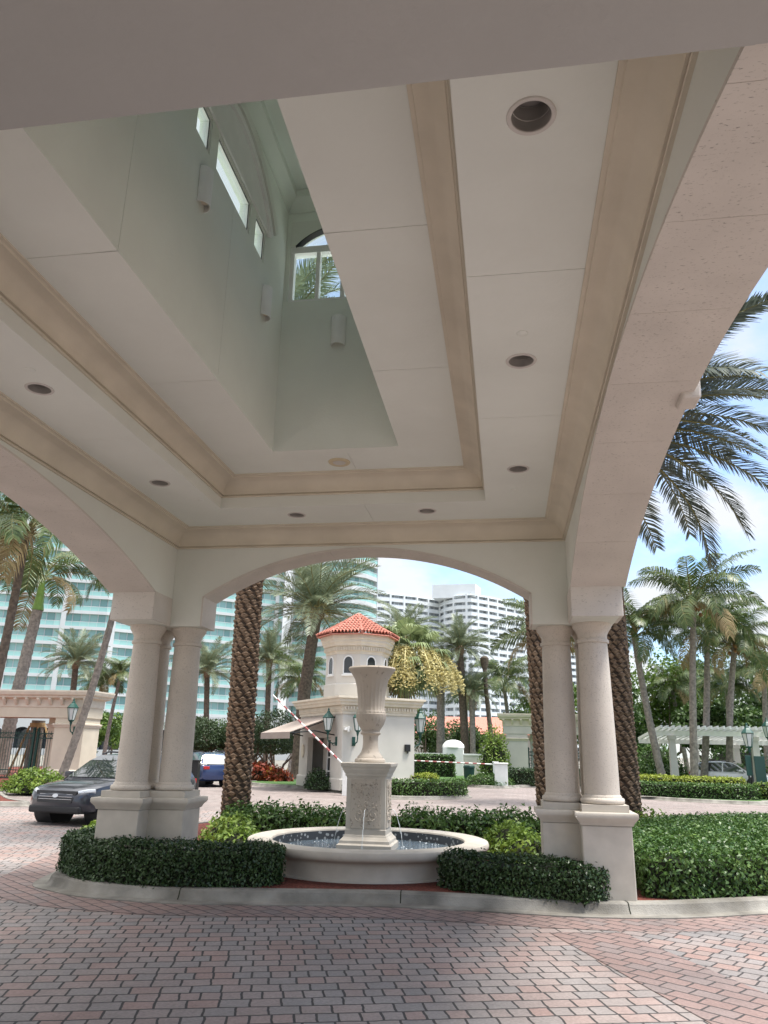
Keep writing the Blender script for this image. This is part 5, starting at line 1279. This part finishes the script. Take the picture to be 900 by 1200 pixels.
def lantern_body(parent,z0,s=1.0,dx=0.0):
    """tapered four-sided street lantern head, base at z0, offset dx along local x"""
    mb=MB(); c=(dx,0,z0); q=4
    mb.T=Matrix.Translation(c)@Matrix.Rotation(PI/4,4,'Z')
    mb.lathe([(0.105*s,0.10*s),(0.19*s,0.52*s)],6); gl=mb.build('lamp_glass',P['lampglass'],parent)
    mb=MB(); mb.T=Matrix.Translation(c)@Matrix.Rotation(PI/4,4,'Z')
    mb.lathe([(0.02*s,-0.12*s),(0.05*s,-0.02*s),(0.05*s,0.02*s),(0.11*s,0.07*s),(0.11*s,0.10*s)],6)
    mb.lathe([(0.205*s,0.52*s),(0.215*s,0.55*s),(0.13*s,0.66*s),(0.07*s,0.72*s),(0.06*s,0.76*s),(0.03*s,0.80*s),(0.035*s,0.84*s),(0.005*s,0.90*s)],6)
    for k in range(6):
        a=k*PI/3; mb.tube([(0.108*s*math.cos(a),0.108*s*math.sin(a),0.09*s),(0.195*s*math.cos(a),0.195*s*math.sin(a),0.53*s)],0.012*s,6)
    mb.build('lamp_frame',P['iron'],parent)
def wall_lantern(label,loc,rz,s=1.0,group='wall lanterns'):
    t=thing('wall_lantern',label,'lantern',loc,rz,group)
    mb=MB(); mb.box(-0.02,-0.06*s,-0.18*s,0.02,0.06*s,0.14*s); mb.tube([(0.02,0,-0.08*s),(0.14*s,0,-0.10*s),(0.30*s,0,-0.04*s),(0.34*s,0,0.08*s),(0.34*s,0,0.16*s)],0.022*s,8); mb.tube([(0.02,0,-0.14*s),(0.10*s,0,-0.17*s),(0.16*s,0,-0.12*s)],0.015*s,8)
    mb.build('bracket',P['iron'],t,smooth=True,angle=50)
    lantern_body(t,0.27*s,s,0.34*s); return t
def bw(x,y,z):
    c,s=math.cos(BA),math.sin(BA); return (-6.5+c*x-s*y,31.2+s*x+c*y,z)
wall_lantern('dark green wall lantern left of the guard house corner, beneath the awning end',bw(-0.02,0.55,1.98),BA+PI,1.1)
wall_lantern('dark green wall lantern right of the guard house corner, beside the urn',bw(0.5,-0.02,1.98),BA-PI/2,1.1)
wall_lantern('wall lantern on the far right end of the guard house behind the fan palm trunk',bw(BX+0.02,0.3,1.95),BA,1.25)
mb=MB(); mb.box(-0.12,-0.05,-0.14,0.12,0.05,0.14); mb.tube([(0,0,-0.14),(0.0,0,-0.22)],0.03,8); o=mb.build('wall_speaker',P['black'],bevel=0.01); o.location=bw(BX-0.35,-0.052,1.75); o.rotation_euler=(0,0,BA); tag(o,'small black box fixed to the right wall of the guard house','wall box')

# ------------------------------------------------------------------ gateways
def gateway(name,label,x0,x1,y,ztop,piers,rz=0,depth=1.5,m_='cream',soff=2.8):
    t=thing(name,label,'gateway',(x0,y,0),rz); Lx=x1-x0
    mb=MB(); mb.box(0.25,0,soff,Lx-0.25,depth,soff+0.45); mb.build('lintel',P[m_],t)
    mb=MB(); z=soff+0.45
    mb.frame_sweep([(0.0,z),(-0.03,z+0.02),(-0.03,z+0.36),(-0.22,z+0.44),(-0.22,z+0.50),(-0.30,z+0.56),(-0.34,z+0.70),(-0.34,z+0.76),(0.4,z+0.78)],0.25,0,Lx-0.25,depth)
    co=mb.build('cornice',P['creamtrim'],t)
    k=int((Lx-0.5)/0.55)
    for i in range(k+1):
        xx=0.3+i*(Lx-0.6)/k
        m2=MB(); m2.add([(xx-0.07,-0.03,z+0.10),(xx+0.07,-0.03,z+0.10),(xx+0.07,-0.03,z+0.42),(xx-0.07,-0.03,z+0.42),(xx-0.07,-0.09,z+0.13),(xx+0.07,-0.09,z+0.13),(xx+0.07,-0.24,z+0.36),(xx-0.07,-0.24,z+0.36),(xx+0.07,-0.24,z+0.42),(xx-0.07,-0.24,z+0.42)],[(0,3,2,1),(0,1,5,4),(4,5,6,7),(7,6,8,9),(3,9,8,2),(1,2,8,6,5),(0,4,7,9,3)])
        m2.build('bracket',P['creamtrim'],co,bevel=0.015)
    for (a,b,y0,y1) in piers:
        m2=MB(); m2.box(a,y0,0,b,y1,soff-0.003); p=m2.build('pier',P[m_],t)
        m2=MB(); m2.frame_sweep([(0,soff-0.42),(-0.03,soff-0.42),(-0.05,soff-0.34),(-0.08,soff-0.32),(-0.08,soff-0.26),(0,soff-0.24)],a,y0,b,y1); m2.frame_sweep([(0,0.0),(-0.05,0.0),(-0.05,0.5),(0,0.54)],a,y0,b,y1); m2.build('pier_trim',P['creamtrim'],p)
    return t
gl=gateway('gateway','wide cream gateway with bracketed cornice at the left edge, behind the leaning palm',-27.5,-18.75,33.6,4.0,[(7.0,8.45,0.03,1.45),(6.15,6.75,0.9,1.47),(0.3,1.7,0.03,1.45)])
gr=gateway('gateway','pale gateway with bracketed cornice seen left of and between the right columns',-0.45,7.2,50,3.95,[(0.45,1.75,0.03,1.45),(5.9,7.2,0.03,1.45),(1.95,2.3,0.9,1.47)],m_='whitewall')
def iron_gate(label,x0,x1,y,h,scroll=False,parts=1):
    t=thing('iron_gate',label,'gate',(x0,y,0)); w_=(x1-x0); 
    for px in (0,w_):
        mb=MB(); mb.box(px-0.05,-0.05,0,px+0.05,0.05,h+0.12); mb.lathe([(0.06,0),(0.08,0.05),(0.05,0.12),(0.005,0.16)],10,(px,0,h+0.12)); mb.build('post',P['iron'],t)
    mb=MB()
    for z in (0.12,0.45,h-0.22,h): mb.box(0.05,-0.02,z-0.02,w_-0.05,0.02,z+0.02)
    mb.build('rail',P['iron'],t)
    mb=MB(); n=int(w_/0.13)
    for i in range(1,n): 
        mb.tube([(i*w_/n,0,0.05),(i*w_/n,0,h+0.1)],0.012,6)
    for i in range(1,n,2):
        c=i*w_/n
        for zc2 in ((0.28,h-0.11) if not scroll else (0.28,0.7,1.0,1.3,h-0.11)):
            mb.tube([(c+0.08*math.cos(a),0.0,zc2+0.08*math.sin(a)) for a in [k*PI/6 for k in range(13)]],0.012,5)
    mb.build('bars',P['iron'],t)
iron_gate('green iron gate leaf in the left gateway, in front of the braced palm',-24.6,-21.95,34.4,2.1)
iron_gate('narrow green iron gate leaf beside the left gateway pier',-21.8,-20.75,34.5,2.1)
P['irong']=P['iron']
iron_gate('turquoise green scrolled iron gate in the right gateway',1.35,4.9,50.9,1.75,True)
# braced palm inside the left gateway
t=thing('braced_palm_trunk','thick palm trunk propped by timber braces inside the left gateway','palm tree',(-22.6,35.6,0))
ring_trunk([Vector((0,0,0)),Vector((0,0,1.4)),Vector((0.02,0,2.72))],0.36,0.30,1.2).build('trunk',P['bark_grey'],t,smooth=True,angle=80)
mb=MB(); mb.lathe([(0.30,2.40),(0.36,2.41),(0.36,2.60),(0.30,2.61)],14); mb.build('collar',P['wood'],t)
for a in (0.35,2.6,-0.9,-2.3):
    mb=MB(); mb.tube([(1.15*math.cos(a),1.0*math.sin(a),0),(0.36*math.cos(a),0.36*math.sin(a),2.45)],0.065,4); mb.build('brace',P['wood'],t)
wall_lantern('dark wall lantern on the left gateway pier behind the leaning palm',(-19.45,33.58,2.25),-PI/2,1.2)
wall_lantern('wall lantern on the right gateway, seen between the right columns',(4.6,49.95,2.25),-PI/2,1.2)

# ------------------------------------------------------------------ low wall and house beyond
t=thing('garden_wall','low white garden wall with a domed pier beyond the barrier','wall',(-8.0,56,0))
mb=MB(); mb.box(0,0,0,7.6,0.3,1.45); mb.build('wall',P['whitewall'],t)
mb=MB(); mb.box(-0.05,-0.06,1.45,7.65,0.36,1.56); mb.build('coping',P['white'],t)
mb=MB(); mb.box(3.6,-0.5,0,5.0,0.8,1.95); mb.lathe([(0.78,1.95),(0.74,2.15),(0.5,2.38),(0.2,2.46),(0.01,2.47)],20,(4.3,0.15,0)); mb.build('pier',P['white'],t,smooth=True,angle=40)
t=thing('tile_roofed_house','low white house with an orange tiled roof far behind the garden wall','house',(-5,90,0))
mb=MB(); mb.box(-9,-2,0,10,6,3.6); mb.build('wall',P['whitewall'],t)
mb=MB(); mb.add([(-9.6,-2.6,3.6),(10.6,-2.6,3.6),(10.6,6.6,3.6),(-9.6,6.6,3.6),(-5,2,5.6),(6,2,5.6)],[(0,1,5,4),(1,2,5),(2,3,4,5),(3,0,4),(0,3,2,1)]); mb.build('roof',P['tile'],t)

# ------------------------------------------------------------------ barriers
def barrier(label,loc,rz,ang,length,post_h=1.05,post='white',n=9):
    t=thing('barrier_gate',label,'barrier',loc,rz)
    mb=MB(); mb.box(-0.13,-0.13,0,0.13,0.13,post_h); mb.box(-0.16,-0.16,post_h,0.16,0.16,post_h+0.05); mb.build('post',P[post],t,bevel=0.01)
    d=Vector((math.cos(ang),0,math.sin(ang))); o_=Vector((0,-0.17,post_h-0.1)); mb=MB(); mb.tube([o_-d*0.35,o_+d*length],[0.036,0.026],8); arm=mb.build('arm',P['white'],t,smooth=True,angle=60)
    for k in range(n):
        u=0.55+k*(length-0.6)/n; r_=0.0385-0.010*(u/length); m2=MB(); m2.tube([o_+d*u,o_+d*(u+(length-0.6)/n*0.5)],[r_,r_],8); m2.build('stripe',P['red'],arm)
    return t
barrier('raised red and white barrier arm on a white post in front of the guard house',(-5.95,29.6,0.0),PI,R(41),4.1)
barrier('lowered red and white barrier arm beyond the round lawn',(-0.6,42.3,0.1),PI,R(1.5),4.4)
barrier('lowered red and white barrier arm in front of the blue car',(-11.85,29.5,0),PI,R(1),3.2,1.1,'black',6)
mb=MB(); mb.box(-0.32,-0.2,0,0.32,0.2,1.0); mb.box(-0.36,-0.24,1.0,0.36,0.24,1.07); o=mb.build('utility_cabinet',P['white'],bevel=0.02); o.location=(-0.3,40.2,0.1); tag(o,'small white utility cabinet beside the mounded hedge','cabinet')
mb=MB(); mb.lathe([(0.25,0),(0.29,0.75),(0.31,0.76),(0.31,0.82),(0.26,0.88),(0.001,0.9)],18); o=mb.build('litter_bin',P['signgreen'],smooth=True,angle=40); o.location=(-2.0,42.8,0.1); tag(o,'dark green litter bin behind the mounded hedge','bin')

# ------------------------------------------------------------------ pergola
t=thing('pergola','long white slatted pergola on tapered posts over the parked cars at right','pergola',(8.5,44,0))
PW,PD=15.0,6.0
for y,zt_ in ((0.1,2.94),(PD-0.3,2.60)):
    mb=MB(); mb.box(-0.6,y,zt_-0.24,PW,y+0.16,zt_); mb.build('beam',P['white'],t)
mb=MB()
for i in range(50):
    x=-0.5+i*0.31
    y0,y1=-0.9,PD+0.7; zf,zb_=3.02,2.56
    mb.add([(x,y0,zf),(x+0.09,y0,zf),(x+0.09,y1,zb_),(x,y1,zb_),(x,y0,zf+0.17),(x+0.09,y0,zf+0.17),(x+0.09,y1,zb_+0.17),(x,y1,zb_+0.17)],[(0,3,2,1),(4,5,6,7),(0,1,5,4),(1,2,6,5),(2,3,7,6),(3,0,4,7)])
mb.build('slats',P['white'],t)
for (x,y) in ((0.2,0.18),(4.35,0.18),(8.5,0.18),(12.6,0.18),(0.4,PD-0.22),(2.6,PD-0.22),(4.9,PD-0.22),(8.5,PD-0.22)):
    pt_=2.697 if y<1 else 2.357; mb=MB(); mb.add([(x-0.20,y-0.2,0),(x+0.2,y-0.2,0),(x+0.2,y+0.2,0),(x-0.2,y+0.2,0),(x-0.15,y-0.15,pt_-0.2),(x+0.15,y-0.15,pt_-0.2),(x+0.15,y+0.15,pt_-0.2),(x-0.15,y+0.15,pt_-0.2)],[(0,3,2,1),(4,5,6,7),(0,1,5,4),(1,2,6,5),(2,3,7,6),(3,0,4,7)]); mb.box(x-0.2,y-0.2,pt_-0.2,x+0.2,y+0.2,pt_)
    mb.build('post',P['whitewall'],t)
# lamp post with green sign boards by the right hand hedge
def lamp_post(label,x,y,h,s=1.2):
    t=thing('lamp_post',label,'lamp post',(x,y,0.1),0.3,'lamp posts by the pergola')
    mb=MB(); mb.lathe([(0.11,0),(0.12,0.05),(0.08,0.3),(0.05,0.34),(0.045,h-0.15),(0.06,h-0.12),(0.04,h)],12); mb.build('pole',P['black'],t,smooth=True,angle=50)
    lantern_body(t,h+0.12,s); return t
lamp_post('dark lamp post with a pale lantern beside the green sign boards at right',10.0,35.2,1.75)
lamp_post('lamp post farther back at the right edge beyond the green sign boards',12.9,42.0,2.3)
def sign(label,x,y,z0,z1,w_,rz):
    t=thing('sign_board',label,'sign',(x,y,0.1),rz,'dark green sign boards at the right hedge')
    mb=MB(); mb.tube([(0,0.03,0),(0,0.03,z1-0.03)],0.035,8); mb.build('pole',P['black'],t)
    mb=MB(); mb.box(-w_/2,-0.035,z0,w_/2,0.0,z1); mb.build('board',P['signgreen'],t,bevel=0.01)
sign('narrow dark green sign board on a pole by the right hedge, left of two',9.55,34.0,0.85,1.62,0.28,0.5)
sign('larger dark green sign board on a pole by the right hedge, right of two',9.95,33.9,0.62,1.60,0.42,0.15)

# ------------------------------------------------------------------ cars
def carpaint(name,c,metal=0.4): return mat(name,c,0.28,0.02,1.0,metal=metal,spec=0.6,coat=0.8)
def make_car(name,label,cat,loc,rz,paint,group=None,emblem=True):
    """crossover, nose along +x, ground at z=0"""
    t=thing(name,label,cat,loc,rz,group); t.scale=(0.93,0.95,0.885)
    st=[(-2.22,0.50,0.86,0.66),(-2.18,0.36,0.99,0.80),(-2.0,0.30,1.03,0.87),(-1.4,0.24,1.02,0.90),(-0.6,0.22,1.00,0.905),(0.3,0.22,0.98,0.905),(0.85,0.22,0.985,0.90),(1.2,0.23,0.965,0.895),(1.65,0.25,0.91,0.87),(1.95,0.26,0.85,0.83),(2.12,0.28,0.77,0.76),(2.22,0.36,0.66,0.62)]
    ring=lambda zb,zs,hw:[(0,zb),(hw*0.80,zb),(hw*0.97,zb+0.06),(hw,zb+0.22),(hw*0.985,zb+(zs-zb)*0.62),(hw*0.99,zs-0.13),(hw*0.955,zs-0.04),(hw*0.86,zs),(hw*0.45,zs+0.025),(0,zs+0.035)]
    vs=[];fs=[];m_=18
    for (x,zb,zs,hw) in st:
        r_=ring(zb,zs,hw); full=[(-y,z) for y,z in r_]+[(y,z) for y,z in r_[-2:0:-1]]
        vs+=[(x,y,z) for y,z in full]
    m_=len(full)
    for i in range(len(st)-1):
        for k in range(m_): fs.append((i*m_+k,i*m_+(k+1)%m_,(i+1)*m_+(k+1)%m_,(i+1)*m_+k))
    fs.append(tuple(range(m_))); fs.append(tuple((len(st)-1)*m_+k for k in range(m_-1,-1,-1)))
    mb=MB(); mb.add(vs,fs)
    # cabin
    cab=[(-2.10,0.98,0.80),(-1.72,1.50,0.66),(-1.3,1.575,0.63),(-0.5,1.61,0.62),(0.12,1.575,0.62),(0.45,1.44,0.655),(1.12,0.985,0.80)]
    mb2=MB(); vs=[];fs=[]
    for (x,zt,hw) in cab:
        b=0.97; vs+=[(x,-0.86 if -2<x<1.0 else -hw,b),(x,-hw,zt-0.03),(x,-hw*0.86,zt),(x,hw*0.86,zt),(x,hw,zt-0.03),(x,0.86 if -2<x<1.0 else hw,b)]
    for i in range(len(cab)-1):
        for k in range(5): fs.append((i*6+k,i*6+k+1,(i+1)*6+k+1,(i+1)*6+k))
    b=len(mb.v); mb.add(vs,fs)
    body=mb.build('body',paint,t,smooth=True,angle=42)
    def panel(nm,pts,m_,par,th=0.012):
        n=len(pts); P0=[Vector(p) for p in pts]; nn=(P0[1]-P0[0]).cross(P0[2]-P0[0]).normalized(); m2=MB()
        m2.add([tuple(p) for p in P0]+[tuple(p+nn*th) for p in P0],[tuple(range(n-1,-1,-1)),tuple(range(n,2*n))]+[(i,(i+1)%n,n+(i+1)%n,n+i) for i in range(n)]); return m2.build(nm,m_,par)
    # windscreen in two planes following the cabin
    panel('windscreen',[(1.05,-0.72,1.04),(1.05,0.72,1.04),(0.47,0.60,1.43),(0.47,-0.60,1.43)],P['carglass'],t)
    panel('windscreen',[(0.455,-0.59,1.438),(0.455,0.59,1.438),(0.15,0.55,1.562),(0.15,-0.55,1.562)],P['carglass'],t)
    panel('rear_window',[(-2.08,0.70,1.05),(-2.08,-0.70,1.05),(-1.76,-0.58,1.45),(-1.76,0.58,1.45)],P['carglass'],t)
    for sd in (1,-1):
        def side(pts):
            q=[(x,sd*(0.865-(z-0.97)*0.39),z) for x,z in pts]
            return q if sd<0 else q[::-1]
        for pts in ([(0.95,1.02),(0.42,1.40),(0.08,1.52),(-0.28,1.545),(-0.28,1.02)],[(-0.36,1.02),(-0.36,1.547),(-1.15,1.52),(-1.22,1.02)],[(-1.30,1.03),(-1.24,1.515),(-1.62,1.46),(-1.88,1.10)]):
            panel('side_window',side(pts)[::-1],P['carglass'],t)
        # mirrors, rails, lamps, arches, wheels
        m2=MB(); m2.box(0.62,sd*0.90-0.02,1.02,0.80,sd*0.90+sd*0.16,1.16) if sd>0 else m2.box(0.62,sd*0.90+sd*0.16,1.02,0.80,sd*0.90+0.02,1.16); m2.build('mirror',paint,t,bevel=0.03)
        m2=MB(); m2.tube([(-1.6,sd*0.60,1.55),(-1.4,sd*0.60,1.62),(-0.2,sd*0.59,1.655),(0.05,sd*0.585,1.60)],0.022,8); m2.build('roof_rail',P['plastic'],t,smooth=True)
        m2=MB(); m2.tube([(1.90,sd*0.80,0.77),(2.04,sd*0.70,0.755),(2.15,sd*0.55,0.735)],[0.055,0.062,0.045],8); m2.build('headlight',P['headlamp'],t,smooth=True)
        m2=MB(); m2.lathe([(0.05,0),(0.06,0.02),(0.06,0.05)],14); o=m2.build('fog_lamp',P['plastic'],t); o.rotation_euler=(0,PI/2,0); o.location=(2.06,sd*0.68,0.48)
        m2=MB(); m2.box(-2.235,min(sd*0.5,sd*0.78),0.82,-2.10,max(sd*0.5,sd*0.78),0.96); m2.build('tail_light',P['tail'],t,bevel=0.02)
        m2=MB(); m2.box(-1.0,min(sd*0.88,sd*0.925),0.20,0.95,max(sd*0.88,sd*0.925),0.38); m2.build('sill_trim',P['plastic'],t,bevel=0.015)
        for wx in (1.36,-1.32):
            m2=MB(); m2.T=Matrix.Translation((wx,sd*0.70,0.345))@Matrix.Rotation(PI/2,4,'X')
            m2.lathe([(0.44,-0.225),(0.44,0.225)],28); m2.build('wheel_arch',P['plastic'],t)
            m2=MB(); m2.T=Matrix.Translation((wx,sd*0.80,0.345))@Matrix.Rotation(PI/2,4,'X')
            m2.lathe([(0.22,-0.13),(0.32,-0.13),(0.345,-0.10),(0.345,0.10),(0.32,0.13),(0.22,0.13)],30); wh=m2.build('wheel',P['tyre'],t,smooth=True,angle=40)
            m2=MB(); m2.T=Matrix.Translation((wx,sd*0.80,0.345))@Matrix.Rotation(PI/2,4,'X'); m2.lathe([(0.225,-0.128),(0.21,-0.11),(0.06,-0.12),(0.02,-0.132),(0.02,0.132),(0.06,0.12),(0.21,0.11),(0.225,0.128)],20)
            for k in range(5):
                a=k*2*PI/5
                for s2 in (-1,1): m2.add([(0.04*math.cos(a+1.2),0.04*math.sin(a+1.2),s2*0.130),(0.04*math.cos(a-1.2),0.04*math.sin(a-1.2),s2*0.130),(0.215*math.cos(a-.16),0.215*math.sin(a-.16),s2*0.127),(0.215*math.cos(a+.16),0.215*math.sin(a+.16),s2*0.127)],[(0,1,2,3)])
            m2.build('rim',P['rim'],wh)
    # grille, bumper trim, emblem, plates
    m2=MB(); m2.add([(2.185,-0.56,0.77),(2.185,0.56,0.77),(2.25,0.46,0.51),(2.25,-0.46,0.51),(2.05,-0.56,0.77),(2.05,0.56,0.77),(2.05,0.46,0.51),(2.05,-0.46,0.51)],[(0,1,2,3),(4,7,6,5),(0,4,5,1),(1,5,6,2),(2,6,7,3),(3,7,4,0)]); gr_=m2.build('grille',P['plastic'],t)
    m2=MB()
    for z in (0.585,0.64,0.695): m2.tube([(2.25-(z-0.51)*0.25,-0.45,z),(2.25-(z-0.51)*0.25,0.45,z)],0.006,6)
    m2.build('grille_bar',P['chrome'],gr_)
    m2=MB(); m2.T=Matrix.Translation((2.218,0,0.66))@Matrix.Rotation(PI/2-0.3,4,'Y')@Matrix.Scale(1.7,4,(0,1,0)); m2.lathe([(0.001,0),(0.045,0),(0.045,0.012),(0.001,0.014)],18); m2.build('emblem',P['chrome'],gr_)
    m2=MB(); m2.box(1.98,-0.70,0.27,2.24,0.70,0.44); m2.build('bumper_trim',P['plastic'],t,bevel=0.05,seg=3)
    return t
hd=math.atan2(-0.985,-0.19)
make_car('parked_car','dark grey crossover coming round the drive, partly hidden by the left columns','car',(-8.98,17.8,0),hd,carpaint('dark grey car paint',(0.035,0.04,0.055)))
make_car('parked_car','dark blue crossover behind the black barrier post, left of the thick palm trunk','car',(-13.5,34.5,0),math.atan2(0.75,-0.66),carpaint('dark blue car paint',(0.02,0.045,0.14)))
GC='silver cars parked under the pergola'
for i,(x,y,c,l_) in enumerate(((12.1,46.2,(0.72,0.73,0.74),'white parked car nearest under the pergola'),(12.9,49.0,(0.55,0.57,0.60),'silver parked car second in the row under the pergola'),(13.6,51.9,(0.75,0.76,0.77),'white parked car farthest in the row under the pergola'),(16.6,45.5,(0.42,0.47,0.53),'blue grey parked car at the right edge under the pergola'))):
    make_car('parked_car',l_,'car',(x,y,0),R(-28),carpaint('pale car paint %d'%i,c,0.3),GC)

# ------------------------------------------------------------------ far towers
def tower(name,label,pts,z0,floors,fh,overs,mats,panel,pier_every,slab_h,rail_h,recess=1.6,base=0,piers=True):
    t=thing(name,label,'building',(pts[0][0],pts[0][1],0)); off=Vector((-pts[0][0],-pts[0][1],0))
    slab_m,glass_m,rail_m=mats; n=len(pts)
    # resample
    pts=[Vector((p[0],p[1],0)) for p in pts]; q=[]; 
    for i in range(n-1):
        l_=(pts[i+1]-pts[i]).length; k=max(1,round(l_/panel))
        for j in range(k): q.append(pts[i].lerp(pts[i+1],j/k))
    q.append(pts[-1])
    nor=[]
    for i in range(len(q)):
        d=(q[min(i+1,len(q)-1)]-q[max(i-1,0)]).normalized(); v=Vector((d.y,-d.x,0)); nor.append(v if v.dot(-q[i])>0 else -v)
    back=[p-v*14 for p,v in zip(q,nor)]
    for f in range(floors):
        zf=z0+f*fh
        mb=MB(); vs=[];fs=[]
        for p,v in zip(q,nor):
            a=p+off; b=a-v*recess*1.2
            vs+=[(a.x,a.y,zf),(a.x,a.y,zf+slab_h),(b.x,b.y,zf+slab_h),(b.x,b.y,zf)]
        for i in range(len(q)-1):
            for j in range(4): fs.append((i*4+j,i*4+(j+1)%4,(i+1)*4+(j+1)%4,(i+1)*4+j))
        mb.add(vs,fs); sl=mb.build('floor_slab',slab_m,t,recalc=False)
        if f<floors:
            g_=MB(); r_=MB()
            for i in range(len(q)-1):
                a=q[i]+off;b=q[i+1]+off; va=nor[i];vb=nor[i+1]; A=a-va*recess;B=b-vb*recess; e=(B-A)*0.05
                pier=piers and (i%pier_every==0)
                g_.add([(A.x+e.x,A.y+e.y,zf+slab_h),(B.x-e.x,B.y-e.y,zf+slab_h),(B.x-e.x,B.y-e.y,zf+fh),(A.x+e.x,A.y+e.y,zf+fh)],[(0,1,2,3)])
                if rail_h: 
                    A2=a-va*0.05;B2=b-vb*0.05; r_.add([(A2.x,A2.y,zf+slab_h),(B2.x,B2.y,zf+slab_h),(B2.x,B2.y,zf+slab_h+rail_h),(A2.x,A2.y,zf+slab_h+rail_h)],[(0,1,2,3)])
            g_.build('glazing',glass_m,t,recalc=False)
            if rail_h: r_.build('balcony_rail',rail_m,t,recalc=False)
            if rail_h:
                h_=MB()
                for i in range(0,len(q)-1):
                    a=q[i]+off+nor[i]*0.02;b=q[i+1]+off+nor[i+1]*0.02; z=zf+slab_h+rail_h
                    h_.add([(a.x,a.y,z),(b.x,b.y,z),(b.x,b.y,z+0.09),(a.x,a.y,z+0.09)],[(0,1,2,3)])
                    h_.add([(a.x,a.y,zf+slab_h),(a.x+(b.x-a.x)*0.03,a.y+(b.y-a.y)*0.03,zf+slab_h),(a.x+(b.x-a.x)*0.03,a.y+(b.y-a.y)*0.03,z),(a.x,a.y,z)],[(0,1,2,3)])
                h_.build('handrail',slab_m,t,recalc=False)
    top=z0+floors*fh
    # piers and the backing wall
    mb=MB()
    for i in range(len(q)-1):
        a=q[i]+off-nor[i]*(recess+0.05);b=q[i+1]+off-nor[i+1]*(recess+0.05)
        mb.add([(a.x,a.y,base),(b.x,b.y,base),(b.x,b.y,top+1.2),(a.x,a.y,top+1.2)],[(0,1,2,3)])
    for (i,) in ((0,),(len(q)-1,)):
        a=q[i]+off+nor[i]*0.1;b=back[i]+off; mb.add([(a.x,a.y,base),(b.x,b.y,base),(b.x,b.y,top+1.2),(a.x,a.y,top+1.2)],[(0,1,2,3)])
    mb.build('wall',slab_m,t,recalc=False)
    if piers:
        for i in range(0,len(q),pier_every):
            v=nor[i]; d=Vector((-v.y,v.x,0)); a=q[i]+off+v*0.06; w_=0.45; m2=MB(); c=[a-d*w_,a+d*w_,a+d*w_-v*recess,a-d*w_-v*recess]
            m2.prism([(p.x,p.y) for p in c],base,top+0.6); m2.build('pier',slab_m,t)
    # roof slab
    mb=MB(); poly=[(p.x+off.x,p.y+off.y) for p in q]+[(p.x+off.x,p.y+off.y) for p in reversed(back)]
    vs=[(x,y,top) for x,y in poly]; mb.add(vs,[tuple(range(len(poly)))]); mb.build('roof',slab_m,t,recalc=False)
    return t
TM=(P['slab'],P['teal'],P['tealrail'])
wing=[(-150,124),(-104.4,133.8),(-97.6,133.6),(-78.2,141),(-70,148)]
tower('glass_tower','near wing of the white and teal balconied tower at far left, behind the left palms',wing,4.7,18,3.12,0,TM,1.55,6,0.62,0.85,0.55)
tower('glass_tower','long middle wing of the white and teal balconied tower, behind the thick palm trunk',[(-74,152),(-63.9,157.5),(-56,164),(-50.3,169.5)],4.7,21,3.12,0,TM,1.55,6,0.62,0.85,0.55)
tower('glass_tower','curved right wing of the teal balconied tower, ending sharply above the turret',[(-48.6,171.5),(-44.5,168.8),(-40.5,164.9),(-36.7,163.2),(-33.2,163.9),(-30.4,166.6),(-28.6,171.0)],4.7,21,3.12,0,TM,1.3,40,0.95,0.85,0.9)
WM=(P['whiterail'],P['greywin'],P['whiterail'])
t=tower('white_tower','tall distant white tower block with a folded balconied front and a roof penthouse',[(-75,334),(-54.8,340.6),(-41,349),(-29.7,359.4),(-27,353),(-21,347.5),(-14.1,346),(-5,355),(7,369.5),(30,391),(45,400)],2.0,22,3.12,0,WM,2.2,3,0.75,0.9,1.5)
mb=MB(); o_=Vector((75,-334)); mb.prism([(-32.2+75,349.4-334),(-12.2+75,347.9-334),(-10+75,358-334),(-30+75,360-334)],70,76.3); mb.build('penthouse',P['whiterail'],t)
# white arcaded podium of the glass tower
t=thing('arcaded_podium','white arcaded podium wall at the foot of the teal tower, left of the columns','building',(-100,118,0))
mb=MB(); mb.box(0,0,0,75,2,1.0); mb.box(0,0,4.4,75,2,6.2)
for i in range(16): mb.box(i*5-0.5,0,1.0,i*5+0.5,2,4.4)
for i in range(15):
    ap=arch_pts(i*5+2.5,2.0,3.0,1.3,12)
    for k in range(12):
        a,b=ap[k],ap[k+1]; mb.add([(a[0],0.003,a[1]),(b[0],0.003,b[1]),(b[0],0.003,4.42),(a[0],0.003,4.42)],[(0,1,2,3)])
mb.build('arcade',P['slab'],t)
mb=MB(); mb.box(0,1.2,0.5,75,1.3,4.4); mb.build('opening',P['darkglass'],t)
